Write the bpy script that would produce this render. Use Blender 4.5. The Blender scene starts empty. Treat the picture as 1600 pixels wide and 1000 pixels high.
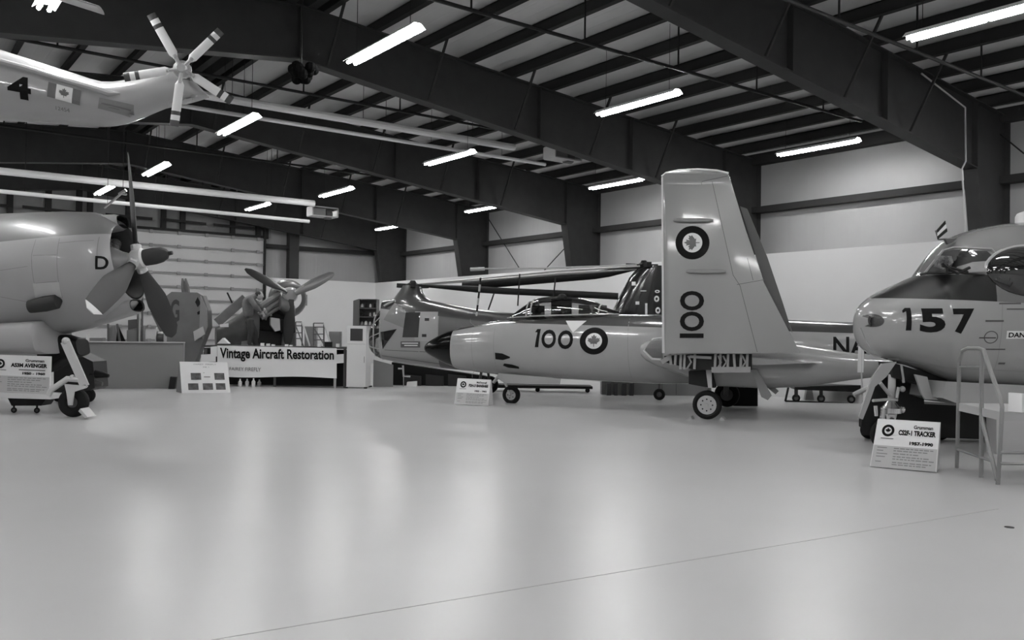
import bpy, bmesh, math, random
from mathutils import Vector as V, Matrix
from mathutils.bvhtree import BVHTree
random.seed(4)
PI = math.pi
sc = bpy.context.scene
COL = sc.collection
# ------------------------------------------------------------------ camera
F, YAW, PIT, ROL, HE = 1340.0, math.radians(37.13), math.radians(.64), math.radians(.775), 1.9
fw = V((math.sin(YAW)*math.cos(PIT), math.cos(YAW)*math.cos(PIT), math.sin(PIT)))
rr = V((math.cos(YAW), -math.sin(YAW), 0)); uu = rr.cross(fw)
RR = rr*math.cos(ROL)+uu*math.sin(ROL); UU = -rr*math.sin(ROL)+uu*math.cos(ROL)
CAM = V((0, 0, HE))
cd = bpy.data.cameras.new('camera'); cam = bpy.data.objects.new('camera', cd); COL.objects.link(cam)
cd.sensor_width = 36; cd.lens = F*36/1600; cd.clip_end = 300; cd.clip_start = .05
M = Matrix((RR, UU, -fw)).transposed().to_4x4(); M.translation = CAM
cam.matrix_world = M
sc.camera = cam
# ------------------------------------------------------------------ world, exposure
w = bpy.data.worlds.new('world'); sc.world = w; w.use_nodes = True
w.node_tree.nodes['Background'].inputs[0].default_value = (1, 1, 1, 1)
w.node_tree.nodes['Background'].inputs[1].default_value = .05
sc.view_settings.view_transform = 'Standard'; sc.view_settings.look = 'None'
sc.view_settings.gamma = 1; sc.view_settings.use_curve_mapping = False
sc.view_settings.exposure = .6
TUBE_STRENGTH = 60.0

# a photograph pixel gives a viewing ray; a point is where it meets a plane of the place
def ray(px, py): return fw+RR*((px-800)/F)-UU*((py-500)/F)
def at(px, py, t): return CAM+ray(px, py)*t
def onY(px, py, Y): d = ray(px, py); return CAM+d*(Y/d.y)
def onX(px, py, X): d = ray(px, py); return CAM+d*(X/d.x)
def onZ(px, py, Z=0.): d = ray(px, py); return CAM+d*((Z-HE)/d.z)
def onP(px, py, p, n): d = ray(px, py); return CAM+d*((V(p)-CAM).dot(n)/d.dot(n))
Z = V((0, 0, 1))
class Frame:                       # a thing's own axes: s forward, l to its side, z up
    def __init__(s, o, a, up=Z, k=1.):
        s.k = k
        s.o = V(o); s.a = V(a).normalized(); s.b = s.a.cross(V(up)).normalized(); s.n = s.b.cross(s.a).normalized()
        if s.b.dot(fw) > 0: s.b = -s.b         # b faces the visitors' side
    def P(s, x, l, z): return s.o+(s.a*x+s.b*l+s.n*z)*s.k
    def px(s, px, py, l=0.):
        p = (onP(px, py, s.o+s.b*l*s.k, s.b)-s.o)/s.k
        return p.dot(s.a), p.dot(s.n)
    def pw(s, px, py, l=0.): x, z = s.px(px, py, l); return s.P(x, l, z)

# ------------------------------------------------------------------ materials
def lin(g):
    g /= 255.
    return g/12.92 if g <= .04045 else ((g+.055)/1.055)**2.4
MATS = {}
def mat(name, g, rough=.5, metal=0., coat=0., var=0., scale=3., bump=0., bscale=40., stretch=(1, 1, 1), emit=0., spec=.5):
    if name in MATS: return MATS[name]
    m = bpy.data.materials.new(name); m.use_nodes = True; nt = m.node_tree; b = nt.nodes['Principled BSDF']
    v = lin(g); b.inputs['Base Color'].default_value = (v, v, v, 1)
    b.inputs['Roughness'].default_value = rough; b.inputs['Metallic'].default_value = metal
    b.inputs['Coat Weight'].default_value = coat; b.inputs['Coat Roughness'].default_value = .06
    b.inputs['Specular IOR Level'].default_value = spec
    if emit:
        b.inputs['Emission Color'].default_value = (1, 1, 1, 1); b.inputs['Emission Strength'].default_value = emit
    if var or bump:
        tc = nt.nodes.new('ShaderNodeTexCoord'); mp = nt.nodes.new('ShaderNodeMapping'); mp.inputs['Scale'].default_value = stretch
        nt.links.new(tc.outputs['Object'], mp.inputs['Vector'])
    if var:
        n = nt.nodes.new('ShaderNodeTexNoise'); n.inputs['Scale'].default_value = scale; n.inputs['Detail'].default_value = 5
        nt.links.new(mp.outputs[0], n.inputs['Vector'])
        r = nt.nodes.new('ShaderNodeMapRange'); r.inputs[1].default_value = .3; r.inputs[2].default_value = .7
        r.inputs[3].default_value = v*(1-var); r.inputs[4].default_value = v*(1+var)
        nt.links.new(n.outputs[0], r.inputs[0]); nt.links.new(r.outputs[0], b.inputs['Base Color'])
        m['v'] = 1
    if bump:
        n = nt.nodes.new('ShaderNodeTexNoise'); n.inputs['Scale'].default_value = bscale; n.inputs['Detail'].default_value = 3
        nt.links.new(mp.outputs[0], n.inputs['Vector'])
        bp = nt.nodes.new('ShaderNodeBump'); bp.inputs['Strength'].default_value = bump; bp.inputs['Distance'].default_value = .05
        nt.links.new(n.outputs[0], bp.inputs['Height']); nt.links.new(bp.outputs[0], b.inputs['Normal'])
    MATS[name] = m
    return m
def two_tone(name, g_low, g_top, planes, rough=.25, coat=.5, bump=.0, op='MULTIPLY'):
    """paint with g_top wherever the surface lies above every plane (n, c): n.P > c"""
    m = mat(name, g_low, rough, coat=coat, bump=bump, bscale=1.5); nt = m.node_tree; b = nt.nodes['Principled BSDF']
    geo = nt.nodes.new('ShaderNodeTexCoord'); last = None
    for n, c in planes:
        d = nt.nodes.new('ShaderNodeVectorMath'); d.operation = 'DOT_PRODUCT'; d.inputs[1].default_value = n
        nt.links.new(geo.outputs['Object'], d.inputs[0])
        g = nt.nodes.new('ShaderNodeMath'); g.operation = 'GREATER_THAN'; g.inputs[1].default_value = c
        nt.links.new(d.outputs['Value'], g.inputs[0])
        if last:
            mu = nt.nodes.new('ShaderNodeMath'); mu.operation = op
            nt.links.new(last.outputs[0], mu.inputs[0]); nt.links.new(g.outputs[0], mu.inputs[1]); last = mu
        else: last = g
    mx = nt.nodes.new('ShaderNodeMix'); mx.data_type = 'RGBA'
    a, t = lin(g_low), lin(g_top)
    mx.inputs[6].default_value = (a, a, a, 1); mx.inputs[7].default_value = (t, t, t, 1)
    nt.links.new(last.outputs[0], mx.inputs[0]); nt.links.new(mx.outputs[2], b.inputs['Base Color'])
    return m
def third_tone(m, g, planes, rough=.5):
    nt = m.node_tree; b = nt.nodes['Principled BSDF']; src = b.inputs['Base Color'].links[0].from_socket
    tc = nt.nodes.new('ShaderNodeTexCoord'); last = None
    for n, c in planes:
        d = nt.nodes.new('ShaderNodeVectorMath'); d.operation = 'DOT_PRODUCT'; d.inputs[1].default_value = n; nt.links.new(tc.outputs['Object'], d.inputs[0])
        q = nt.nodes.new('ShaderNodeMath'); q.operation = 'GREATER_THAN'; q.inputs[1].default_value = c; nt.links.new(d.outputs['Value'], q.inputs[0])
        if last: mu = nt.nodes.new('ShaderNodeMath'); mu.operation = 'MULTIPLY'; nt.links.new(last.outputs[0], mu.inputs[0]); nt.links.new(q.outputs[0], mu.inputs[1]); last = mu
        else: last = q
    mx = nt.nodes.new('ShaderNodeMix'); mx.data_type = 'RGBA'; a = lin(g); mx.inputs[7].default_value = (a, a, a, 1)
    nt.links.new(last.outputs[0], mx.inputs[0]); nt.links.new(src, mx.inputs[6]); nt.links.new(mx.outputs[2], b.inputs['Base Color'])
    for nm, v0, v1 in (('Roughness', b.inputs['Roughness'].default_value, rough), ('Specular IOR Level', .5, .2), ('Coat Weight', b.inputs['Coat Weight'].default_value, 0.)):
        r = nt.nodes.new('ShaderNodeMapRange'); r.inputs[3].default_value = v0; r.inputs[4].default_value = v1
        nt.links.new(last.outputs[0], r.inputs[0]); nt.links.new(r.outputs[0], b.inputs[nm])
def glass(name, tint=.8, gl=.12, dark=0.):
    if name in MATS: return MATS[name]
    m = bpy.data.materials.new(name); m.use_nodes = True; nt = m.node_tree; nt.nodes.clear()
    o = nt.nodes.new('ShaderNodeOutputMaterial'); t = nt.nodes.new('ShaderNodeBsdfTransparent'); t.inputs[0].default_value = (tint,)*3+(1,)
    g = nt.nodes.new('ShaderNodeBsdfGlossy'); g.inputs['Roughness'].default_value = .03
    f = nt.nodes.new('ShaderNodeFresnel'); f.inputs[0].default_value = 1.5
    mm = nt.nodes.new('ShaderNodeMath'); mm.operation = 'ADD'; mm.inputs[1].default_value = gl
    x = nt.nodes.new('ShaderNodeMixShader')
    nt.links.new(f.outputs[0], mm.inputs[0]); nt.links.new(mm.outputs[0], x.inputs[0]); nt.links.new(t.outputs[0], x.inputs[1])
    nt.links.new(g.outputs[0], x.inputs[2]); nt.links.new(x.outputs[0], o.inputs[0])
    MATS[name] = m; return m
def ribbed(name, g, rough, period, depth, axis, var=.04, wrinkle=.0, metal=0):
    """wall or deck sheet: ridges repeat along axis (0 x, 1 y); wrinkle adds vertical folds of a vinyl facing"""
    m = mat(name, g, rough, metal=metal, var=var, scale=.6); nt = m.node_tree; b = nt.nodes['Principled BSDF']
    tc = nt.nodes.new('ShaderNodeTexCoord'); sp = nt.nodes.new('ShaderNodeSeparateXYZ'); nt.links.new(tc.outputs['Object'], sp.inputs[0])
    mu = nt.nodes.new('ShaderNodeMath'); mu.operation = 'MULTIPLY'; mu.inputs[1].default_value = 2*PI/period
    nt.links.new(sp.outputs[axis], mu.inputs[0])
    sn = nt.nodes.new('ShaderNodeMath'); sn.operation = 'SINE'; nt.links.new(mu.outputs[0], sn.inputs[0])
    pw = nt.nodes.new('ShaderNodeMath'); pw.operation = 'SMOOTH_MAX'; pw.inputs[1].default_value = .75; pw.inputs[2].default_value = .1
    nt.links.new(sn.outputs[0], pw.inputs[0]); h = pw
    if wrinkle:
        mp = nt.nodes.new('ShaderNodeMapping'); mp.inputs['Scale'].default_value = (2.2, 2.2, .25); nt.links.new(tc.outputs['Object'], mp.inputs[0])
        n = nt.nodes.new('ShaderNodeTexNoise'); n.inputs['Scale'].default_value = 1.6; n.inputs['Detail'].default_value = 4; nt.links.new(mp.outputs[0], n.inputs[0])
        ad = nt.nodes.new('ShaderNodeMath'); ad.operation = 'MULTIPLY_ADD'; ad.inputs[1].default_value = wrinkle
        nt.links.new(n.outputs[0], ad.inputs[0]); nt.links.new(pw.outputs[0], ad.inputs[2]); h = ad
    bp = nt.nodes.new('ShaderNodeBump'); bp.inputs['Strength'].default_value = 1; bp.inputs['Distance'].default_value = depth
    nt.links.new(h.outputs[0], bp.inputs['Height']); nt.links.new(bp.outputs[0], b.inputs['Normal'])
    return m

STEEL = mat('painted_steel_frame', 50, .6, var=.1, spec=.2)
PURL = mat('purlin_steel', 46, .7, spec=.15)
DARK = mat('dark_metal', 32, .6, spec=.2)
BLACK = mat('black_paint', 12, .5, spec=.2)
RUB = mat('rubber', 26, .8, spec=.2)
WHITE = mat('white_paint', 225, .35)
OFFW = mat('off_white_paint', 205, .5)
LGREY = mat('light_grey_metal', 175, .4, metal=.1)
MGREY = mat('mid_grey_metal', 120, .45)
DGREY = mat('dark_grey_metal', 75, .45)
CHROME = mat('bright_metal', 215, .2, metal=.9)
INK = mat('black_lettering', 16, .6, spec=.12)
MARKW = mat('white_marking', 215, .35)
MARKG = mat('mid_grey_marking', 92, .4)
DULLINK = mat('grey_lettering', 120, .6)
BOARD = mat('sign_board_white', 225, .45)
BOARDG = mat('sign_board_grey_field', 178, .5)
GLASS = glass('clear_glass', .82, .08)
DGLASS = glass('dark_glass', .42, .12)
NAVYT = mat('dark_blade_paint', 30, .6, spec=.2)
PLY = mat('worn_bench_top', 150, .7, var=.15, scale=6)
CLOTHD = mat('dark_cloth', 48, .9); CLOTHM = mat('grey_work_cloth', 104, .9, var=.1, scale=9); SKIN = mat('skin', 165, .6); HAIR = mat('short_hair', 50, .8)

# ------------------------------------------------------------------ mesh builder
class B:
    def __init__(s): s.v = []; s.f = []; s.m = []; s.k = 0
    def add(s, vs, fs):
        o = len(s.v); s.v += [V(v) for v in vs]; s.f += [tuple(i+o for i in f) for f in fs]; s.m += [s.k]*len(fs); return s
    def box(s, c, size, rot=None):
        c = V(c); hx, hy, hz = [q/2 for q in size]; R = rot or Matrix.Identity(3)
        vs = [c+R@V((x*hx, y*hy, z*hz)) for x in (-1, 1) for y in (-1, 1) for z in (-1, 1)]
        return s.add(vs, [(0, 1, 3, 2), (4, 6, 7, 5), (0, 4, 5, 1), (2, 3, 7, 6), (0, 2, 6, 4), (1, 5, 7, 3)])
    def b2(s, p, q): p = V(p); q = V(q); return s.box((p+q)/2, [abs(x) for x in (q-p)])
    def beam(s, p, q, wd, ht, up=Z):
        p = V(p); q = V(q); d = (q-p).normalized(); x = d.cross(V(up))
        if x.length < 1e-3: x = d.cross(V((1, 0, 0)))
        x.normalize(); y = x.cross(d)
        R = Matrix((d, x, y)).transposed(); return s.box((p+q)/2, ((q-p).length, wd, ht), R)
    def tube(s, pts, r, n=8, cap=True, closed=False):
        pts = [V(p) for p in pts]; rs = r if isinstance(r, (list, tuple)) else [r]*len(pts); rings = []
        ref = None
        for i, p in enumerate(pts):
            a = pts[max(i-1, 0)]; c = pts[min(i+1, len(pts)-1)]; d = (c-a).normalized()
            if ref is None:
                ref = d.cross(Z)
                if ref.length < 1e-3: ref = V((1, 0, 0))
            x = (ref-d*ref.dot(d)).normalized(); ref = x; y = d.cross(x)
            rings.append([p+(x*math.cos(2*PI*k/n)+y*math.sin(2*PI*k/n))*rs[i] for k in range(n)])
        return s.loft(rings, cap, cap)
    def loft(s, rings, c0=True, c1=True, closed=True):
        n = len(rings[0]); vs = [p for r in rings for p in r]; fs = []
        m = n if closed else n-1
        for i in range(len(rings)-1):
            for k in range(m):
                a = i*n+k; b = i*n+(k+1) % n; fs.append((a, b, b+n, a+n))
        if c0: fs.append(tuple(range(n))[::-1])
        if c1: fs.append(tuple(range((len(rings)-1)*n, len(rings)*n)))
        return s.add(vs, fs)
    def lathe(s, o, ax, prof, n=24, cap=True):
        """prof: (distance along ax, radius)"""
        o = V(o); ax = V(ax).normalized(); x = ax.cross(Z)
        if x.length < 1e-3: x = V((1, 0, 0))
        x.normalize(); y = ax.cross(x)
        return s.loft([[o+ax*h+(x*math.cos(2*PI*k/n)+y*math.sin(2*PI*k/n))*max(r, 1e-4) for k in range(n)] for h, r in prof], cap, cap)
    def prism(s, poly, off):
        """poly: world points of a flat outline; off: thickness vector"""
        off = V(off); n = len(poly); p = [V(q) for q in poly]
        vs = p+[q+off for q in p]; fs = [tuple(range(n)), tuple(range(n, 2*n))[::-1]]+[(i, i+n, (i+1) % n+n, (i+1) % n) for i in range(n)]
        return s.add(vs, fs)
    def ball(s, c, r, n=12, sc3=(1, 1, 1)):
        c = V(c); return s.loft([[c+V((r*sc3[0]*math.sin(t)*math.cos(2*PI*k/n), r*sc3[1]*math.sin(t)*math.sin(2*PI*k/n), r*sc3[2]*math.cos(t))) for k in range(n)] for t in [max(.02, min(PI-.02, PI*i/8)) for i in range(9)]])
    def build(s, name, m, parent=None, smooth=35, loc=None):
        me = bpy.data.meshes.new(name)
        o = bpy.data.objects.new(name, me); COL.objects.link(o)
        base = V((0, 0, 0))
        me.from_pydata(s.v, [], s.f)
        ms = m if isinstance(m, (list, tuple)) else [m]
        for q in ms: me.materials.append(q)
        if len(ms) > 1: me.polygons.foreach_set('material_index', s.m)
        bm = bmesh.new(); bm.from_mesh(me); bmesh.ops.recalc_face_normals(bm, faces=bm.faces); bm.to_mesh(me); bm.free()
        if smooth:
            me.shade_smooth(); me.set_sharp_from_angle(angle=math.radians(smooth))
        me.update()
        if parent is not None: put(o, parent)
        return o
def wloc(o):
    p = V(o.location)
    return p
def put(o, parent):
    o.parent = parent
    t = V((0, 0, 0)); q = parent
    while q is not None and q.type == 'EMPTY': t += V(q.location); q = q.parent
    o.matrix_parent_inverse = Matrix.Translation(-t)
def thing(name, label, cat, loc=(0, 0, 0), group=None):
    o = bpy.data.objects.new(name, None); COL.objects.link(o); o.location = loc; o.empty_display_size = .2
    o['label'] = label; o['category'] = cat
    if group: o['group'] = group
    return o
def tag(o, label, cat, group=None):
    o['label'] = label; o['category'] = cat
    if group: o['group'] = group
    return o
def struct(o): o['kind'] = 'structure'; return o
def dup(root, off, label=None):
    off = V(off); r = root.copy(); COL.objects.link(r); r.location = V(root.location)+off
    if label: r['label'] = label
    for c in list(root.children):
        d = c.copy(); COL.objects.link(d); d.parent = r; d.matrix_parent_inverse = c.matrix_parent_inverse.copy()
        for g in list(c.children):
            e = g.copy(); COL.objects.link(e); e.parent = d; e.matrix_parent_inverse = g.matrix_parent_inverse.copy()
    return r
def section(o, x, y, up, dn, hw, n=28, e=2.3, ed=None):
    """superellipse ring about o in axes x (side) and y (up)"""
    out = []
    for k in range(n):
        a = 2*PI*k/n; c, s_ = math.cos(a), math.sin(a); ee = e if s_ > 0 else (ed or e)
        out.append(o+x*hw*math.copysign(abs(c)**(2/ee), c)+y*(up if s_ > 0 else dn)*math.copysign(abs(s_)**(2/ee), s_))
    return out
def hull(fr, prof, wf, l=0., n=32, e=2.2, ed=None, extra=None, mid=.5):
    """prof: (px x, y top, y bottom) of the side outline; wf(i) half width"""
    rings = []
    for i, (x, yt, yb) in enumerate(prof):
        st, zt = fr.px(x, yt, l); sb, zb = fr.px(x, yb, l); s = (st+sb)/2; zc = zb+(zt-zb)*mid
        hw = wf(i) if callable(wf) else wf[i]
        rings.append(section(fr.P(s, l, zc), fr.b, fr.n, zt-zc, zc-zb, hw, n, e, ed))
    return rings
def smoothp(prof, k=3):
    """Catmull-Rom refinement of an outline list"""
    out = []
    for i in range(len(prof)-1):
        p0 = prof[max(i-1, 0)]; p1 = prof[i]; p2 = prof[i+1]; p3 = prof[min(i+2, len(prof)-1)]
        for j in range(k):
            t = j/k
            out.append(tuple(.5*((2*b)+(-a+c)*t+(2*a-5*b+4*c-d)*t*t+(-a+3*b-3*c+d)*t**3) for a, b, c, d in zip(p0, p1, p2, p3)))
    out.append(prof[-1]); return out

# ------------------------------------------------------------------ writing and marks
def text2d(txt, bold=0., spacing=1.):
    cu = bpy.data.curves.new('t', 'FONT'); cu.body = txt; cu.size = 1; cu.offset = bold; cu.space_character = spacing; cu.resolution_u = 4
    o = bpy.data.objects.new('t', cu); COL.objects.link(o)
    me = bpy.data.meshes.new_from_object(o.evaluated_get(bpy.context.evaluated_depsgraph_get()))
    vs = [(v.co.x, v.co.y) for v in me.vertices]; fs = [tuple(p.vertices) for p in me.polygons]
    bpy.data.objects.remove(o); bpy.data.curves.remove(cu); bpy.data.meshes.remove(me)
    x0 = min(v[0] for v in vs); x1 = max(v[0] for v in vs); y0 = min(v[1] for v in vs); y1 = max(v[1] for v in vs)
    return [((x-x0)/(x1-x0), (y-y0)/(y1-y0)) for x, y in vs], fs
def disc2d(r0, r1, n=36):
    if r0 <= 0: return [(.5+.5*r1*math.cos(2*PI*k/n), .5+.5*r1*math.sin(2*PI*k/n)) for k in range(n)], [tuple(range(n))]
    vs = [(.5+.5*r*math.cos(2*PI*k/n), .5+.5*r*math.sin(2*PI*k/n)) for r in (r0, r1) for k in range(n)]
    return vs, [(k, k+n, (k+1) % n+n, (k+1) % n) for k in range(n)]
_h = [(0, 1), (.17, .66), (.36, .76), (.28, .28), (.5, .5), (.57, .36), (.86, .42), (.76, .16), (.9, .06), (.44, -.3), (.5, -.46), (.05, -.4), (.05, -.85)]
def leaf2d(r=1.):
    p = _h+[(-x, y) for x, y in _h[::-1] if x > 0]
    p = [(.5+x*.5*r, .5+y*.5*r) for x, y in p]
    bm = bmesh.new(); f = bm.faces.new([bm.verts.new((x, y, 0)) for x, y in p]); bmesh.ops.triangulate(bm, faces=[f])
    bm.verts.index_update(); vs = [(v.co.x, v.co.y) for v in bm.verts]; fs = [tuple(v.index for v in f.verts) for f in bm.faces]; bm.free()
    return vs, fs
RECT = ([(0, 0), (1, 0), (1, 1), (0, 1)], [(0, 1, 2, 3)])
def poly2d(pts): return pts, [tuple(range(len(pts)))]
def rot90(sh): return [(1-y, x) for x, y in sh[0]], sh[1]     # reads from below upwards
class Marks:
    """flat marks laid on a surface; every shape comes in a unit square and goes to corners (bl, br, tl, tr)"""
    def __init__(s): s.v = []; s.f = []; s.m = []
    def add(s, shape, bl, br, tl, tr=None, k=0, lift=0.):
        bl, br, tl = V(bl), V(br), V(tl); tr = V(tr) if tr is not None else br+tl-bl
        o = len(s.v)
        for x, y in shape[0]: s.v.append((bl*(1-x)*(1-y)+br*x*(1-y)+tl*(1-x)*y+tr*x*y, lift))
        s.f += [tuple(i+o for i in f) for f in shape[1]]; s.m += [k]*len(shape[1])
    def build(s, name, mats, parent, direction, target=None, off=.006, seg=.06):
        """lay on target (an object) along direction; without target keep flat"""
        d = V(direction).normalized()
        bm = bmesh.new(); lay = bm.verts.layers.float.new('lift'); vs = []
        for p, l in s.v:
            q = bm.verts.new(p); q[lay] = l; vs.append(q)
        for f, k in zip(s.f, s.m):
            try: nf = bm.faces.new([vs[i] for i in f]); nf.material_index = k
            except ValueError: pass
        if target is not None:
            bmesh.ops.triangulate(bm, faces=[f for f in bm.faces if len(f.verts) > 4])
            for _ in range(4):
                ed = [e for e in bm.edges if e.calc_length() > seg]
                if not ed or len(bm.verts) > 9000: break
                bmesh.ops.subdivide_edges(bm, edges=ed, cuts=1, use_grid_fill=False)
                bmesh.ops.triangulate(bm, faces=[f for f in bm.faces if len(f.verts) > 4])
            tb = bmesh.new(); tb.from_mesh(target.data); bv = BVHTree.FromBMesh(tb); tb.free()
            for q in bm.verts:
                h, n, i, dist = bv.ray_cast(q.co-d*3, d, 8)
                if h is not None:
                    q.co = h-d*(off+q[lay])
        else:
            for q in bm.verts: q.co = q.co-d*(off+q[lay])
        me = bpy.data.meshes.new(name); bm.to_mesh(me); bm.free()
        for q in (mats if isinstance(mats, (list, tuple)) else [mats]): me.materials.append(q)
        o = bpy.data.objects.new(name, me); COL.objects.link(o)
        if parent is not None: put(o, parent)
        return o
def above(fr, p1, p2, l=0.):
    a, c = fr.pw(*p1, l), fr.pw(*p2, l); n = (c-a).cross(fr.b).normalized()
    if n.z < 0: n = -n
    return n, n.dot(a)
def quad_px(fr, l, x0, y0, x1, y1):
    """corners on plane l for a pixel box (y1 lower edge)"""
    return fr.pw(x0, y1, l), fr.pw(x1, y1, l), fr.pw(x0, y0, l), fr.pw(x1, y0, l)
# ------------------------------------------------------------------ the hangar
XL, XW, YB, YF = 21.9, 23.4, 40.6, -14.0        # liner face, outer right wall, end frame, near end wall
XR, XLEFT = 7.43, -8.6                          # ridge, left wall
FR = [9.99+7.66*k for k in range(-3, 5)]
ZW, ZG = 4.28, 5.9
YBL = YB+.0                                     # liner on the end wall
def ztop(x): return 7.72+.083*((21.1-x) if x > XR else (21.1-2*XR+x))
def zbot(x): return 6.09+.118*((20.8-x) if x > XR else (20.8-2*XR+x))
VIN = ribbed('vinyl_faced_insulation', 150, .42, .6, .01, 1, var=.06, wrinkle=2.2)
VINX = ribbed('vinyl_faced_insulation_end', 150, .42, .6, .01, 0, var=.06, wrinkle=2.2)
LIN = mat('liner_board', 205, .5, var=.03, scale=.4)
ROOF = ribbed('roof_insulation_facing', 208, .45, .33, .012, 0, var=.08, wrinkle=.8)
FLOORM = mat('coated_floor', 178, .3, var=.035, scale=.5, bump=.012, bscale=1.3, coat=0, spec=.36)
FLOORM.node_tree.nodes['Principled BSDF'].inputs['Coat Roughness'].default_value = .2
struct(B().b2((XLEFT, YF, -.2), (XW+.1, YB+1.2, 0)).build('floor', FLOORM))
sj = B()
for (a, b) in (((598, 1000), (1500, 905)), ((1000, 905), (1600, 797))):
    p, q = onZ(*a), onZ(*b); d = (q-p).normalized(); sj.beam(p-d*.2, q+d*6, .012, .003)
SEAM = mat('floor_joint', 168, .3, spec=.36)
struct(B().beam(onZ(330, 1000)+V((0, 0, .001)), onZ(1560, 795)+V((0, 0, .001)), .012, .003).build('trim_floor_joint', SEAM, smooth=0))
# right wall above, liner below
struct(B().b2((XW, YF, 0), (XW+.1, YB+1, 7.7)).build('wall_right', VIN, smooth=0))
lr = B(); lr.b2((XL, YF, 0), (XL+.1, YB+.6, ZW))
lr.b2((XL, YF, ZW), (XW, YB+.6, ZW+.03))
struct(lr.build('wall_right_liner', LIN, smooth=0))
# end wall
pts = [(XLEFT, YB+1, 0), (XW, YB+1, 0), (XW, YB+1, 8), (XR, YB+1, 9.3), (XLEFT, YB+1, 8)]
struct(B().prism(pts, (0, .1, 0)).build('wall_back', VINX, smooth=0))
struct(B().prism([(p[0], YF, p[2]) for p in pts], (0, -.1, 0)).build('wall_front', LIN, smooth=0))
struct(B().b2((XLEFT-.1, YF, 0), (XLEFT, YB+1, 8)).build('wall_left', VIN, smooth=0))
DX1 = onY(411, 430, YB+.7).x
struct(B().b2((DX1+.1, YB+.5, 0), (XL, YB+.6, ZW)).b2((DX1+.1, YB+.5, ZW), (XL, YB+1, ZW+.03)).build('wall_back_liner', LIN, smooth=0))
# roof deck
for nm, x0, x1 in (('ceiling', XR, XW), ('ceiling_left', XLEFT, XR)):
    z0 = ztop(x0 if nm == 'ceiling' else x0)+.33; z1 = ztop(x1)+.33
    if nm == 'ceiling': z0 = ztop(XR+.001)+.33
    struct(B().prism([(x0, YF, z0), (x1, YF, z1), (x1, YF, z1+.1), (x0, YF, z0+.1)], (0, YB+1-YF, 0)).build(nm, ROOF, smooth=0))
# roof beams with columns (I-sections), one object per frame
n_t = 1
for k, y in enumerate(FR):
    b = B()
    for side in (1, -1):
        def X(x): return x if side > 0 else 2*XR-x
        xa, xk = XR, 21.62
        tw = .06; fl = .17
        for poly in ([(X(xa), zbot(xa)+.0), (X(xk), zbot(xk)), (X(xk), ztop(xk)), (X(xa), ztop(xa+.001))],):
            b.prism([(px_, y-tw/2, pz) for px_, pz in poly], (0, tw, 0))
        for zf in (zbot, ztop):
            o = .0 if zf is zbot else -.03
            b.prism([(X(xa), y-fl, zf(xa+.001)+o), (X(xk if zf is zbot else XW), y-fl, zf(xk if zf is zbot else XW)+o), (X(xk if zf is zbot else XW), y-fl, zf(xk if zf is zbot else XW)+.03+o), (X(xa), y-fl, zf(xa+.001)+.03+o)], (0, 2*fl, 0))
        # knee and column
        xb = XL+.02
        b.prism([(X(xk), y-tw/2, zbot(xk)), (X(xb+.02), y-tw/2, 4.3), (X(xb+.2), y-tw/2, 0), (X(XW), y-tw/2, 0), (X(XW), y-tw/2, ztop(XW)), (X(xk), y-tw/2, ztop(xk))], (0, tw, 0))
        b.prism([(X(xk), y-fl, zbot(xk)), (X(xb+.02), y-fl, 4.2), (X(xb+.05), y-fl, 4.2), (X(xk+.03), y-fl, zbot(xk))], (0, 2*fl, 0))
        b.prism([(X(xk), y-fl, zbot(xk)), (X(xk+.03), y-fl, zbot(xk)), (X(xk+.03), y-fl, ztop(xk)), (X(xk), y-fl, ztop(xk))], (0, 2*fl, 0))
        b.prism([(X(XW), y-fl, 0), (X(XW-.03), y-fl, 0), (X(XW-.03), y-fl, ztop(XW)), (X(XW), y-fl, ztop(XW))], (0, 2*fl, 0))
        b.beam((X(14), y-fl, zbot(14)), (X(14), y-fl, ztop(14)), .02, .03) if 0 else None
        for xs in (14.1, 17.5):
            b.b2((X(xs)-.01, y-fl, zbot(xs)), (X(xs)+.01, y+fl, ztop(xs)))
    b.b2((XR-.015, y-fl, zbot(XR)), (XR+.015, y+fl, ztop(XR)-.0))
    struct(b.build('trim_%d' % n_t, STEEL, smooth=0)); n_t += 1
# purlins: Z sections running the length
for side in (1, -1):
    for j in range(-1, 11):
        x = 21.06-1.3*j+.0
        if x < XR+.3: break
        xx = x if side > 0 else 2*XR-x; z = ztop(xx)
        b = B(); b.b2((xx-.012, YF, z), (xx+.012, YB+1, z+.31)); b.b2((xx-.13, YF, z), (xx+.012, YB+1, z+.014)); b.b2((xx-.012, YF, z+.29), (xx+.13, YB+1, z+.31))
        struct(b.build('trim_%d' % n_t, PURL, smooth=0)); n_t += 1
for dx in (-.25, .25):
    struct(B().b2((XR+dx-.1, YF, ztop(XR+.2)), (XR+dx+.1, YB+1, ztop(XR+.2)+.3)).build('trim_%d' % n_t, PURL, smooth=0)); n_t += 1
# wall girts and eave strut
for z, h in ((ZG, .2), (7.55, .35)):
    struct(B().b2((XW-.3, YF, z-h/2), (XW-.01, YB+.9, z+h/2)).build('trim_%d' % n_t, PURL, smooth=0)); n_t += 1
p = onY(462, 383, YB+.9)
struct(B().b2((DX1+.1, YB+.7, ZG-.1), (XW, YB+.95, ZG+.1)).build('trim_%d' % n_t, PURL, smooth=0)); n_t += 1
xp = onY(458, 400, YB+.7).x
struct(B().b2((xp-.25, YB+.55, 3.9), (xp+.25, YB+.95, ztop(xp)+.1)).build('trim_%d' % n_t, STEEL, smooth=0)); n_t += 1
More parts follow.
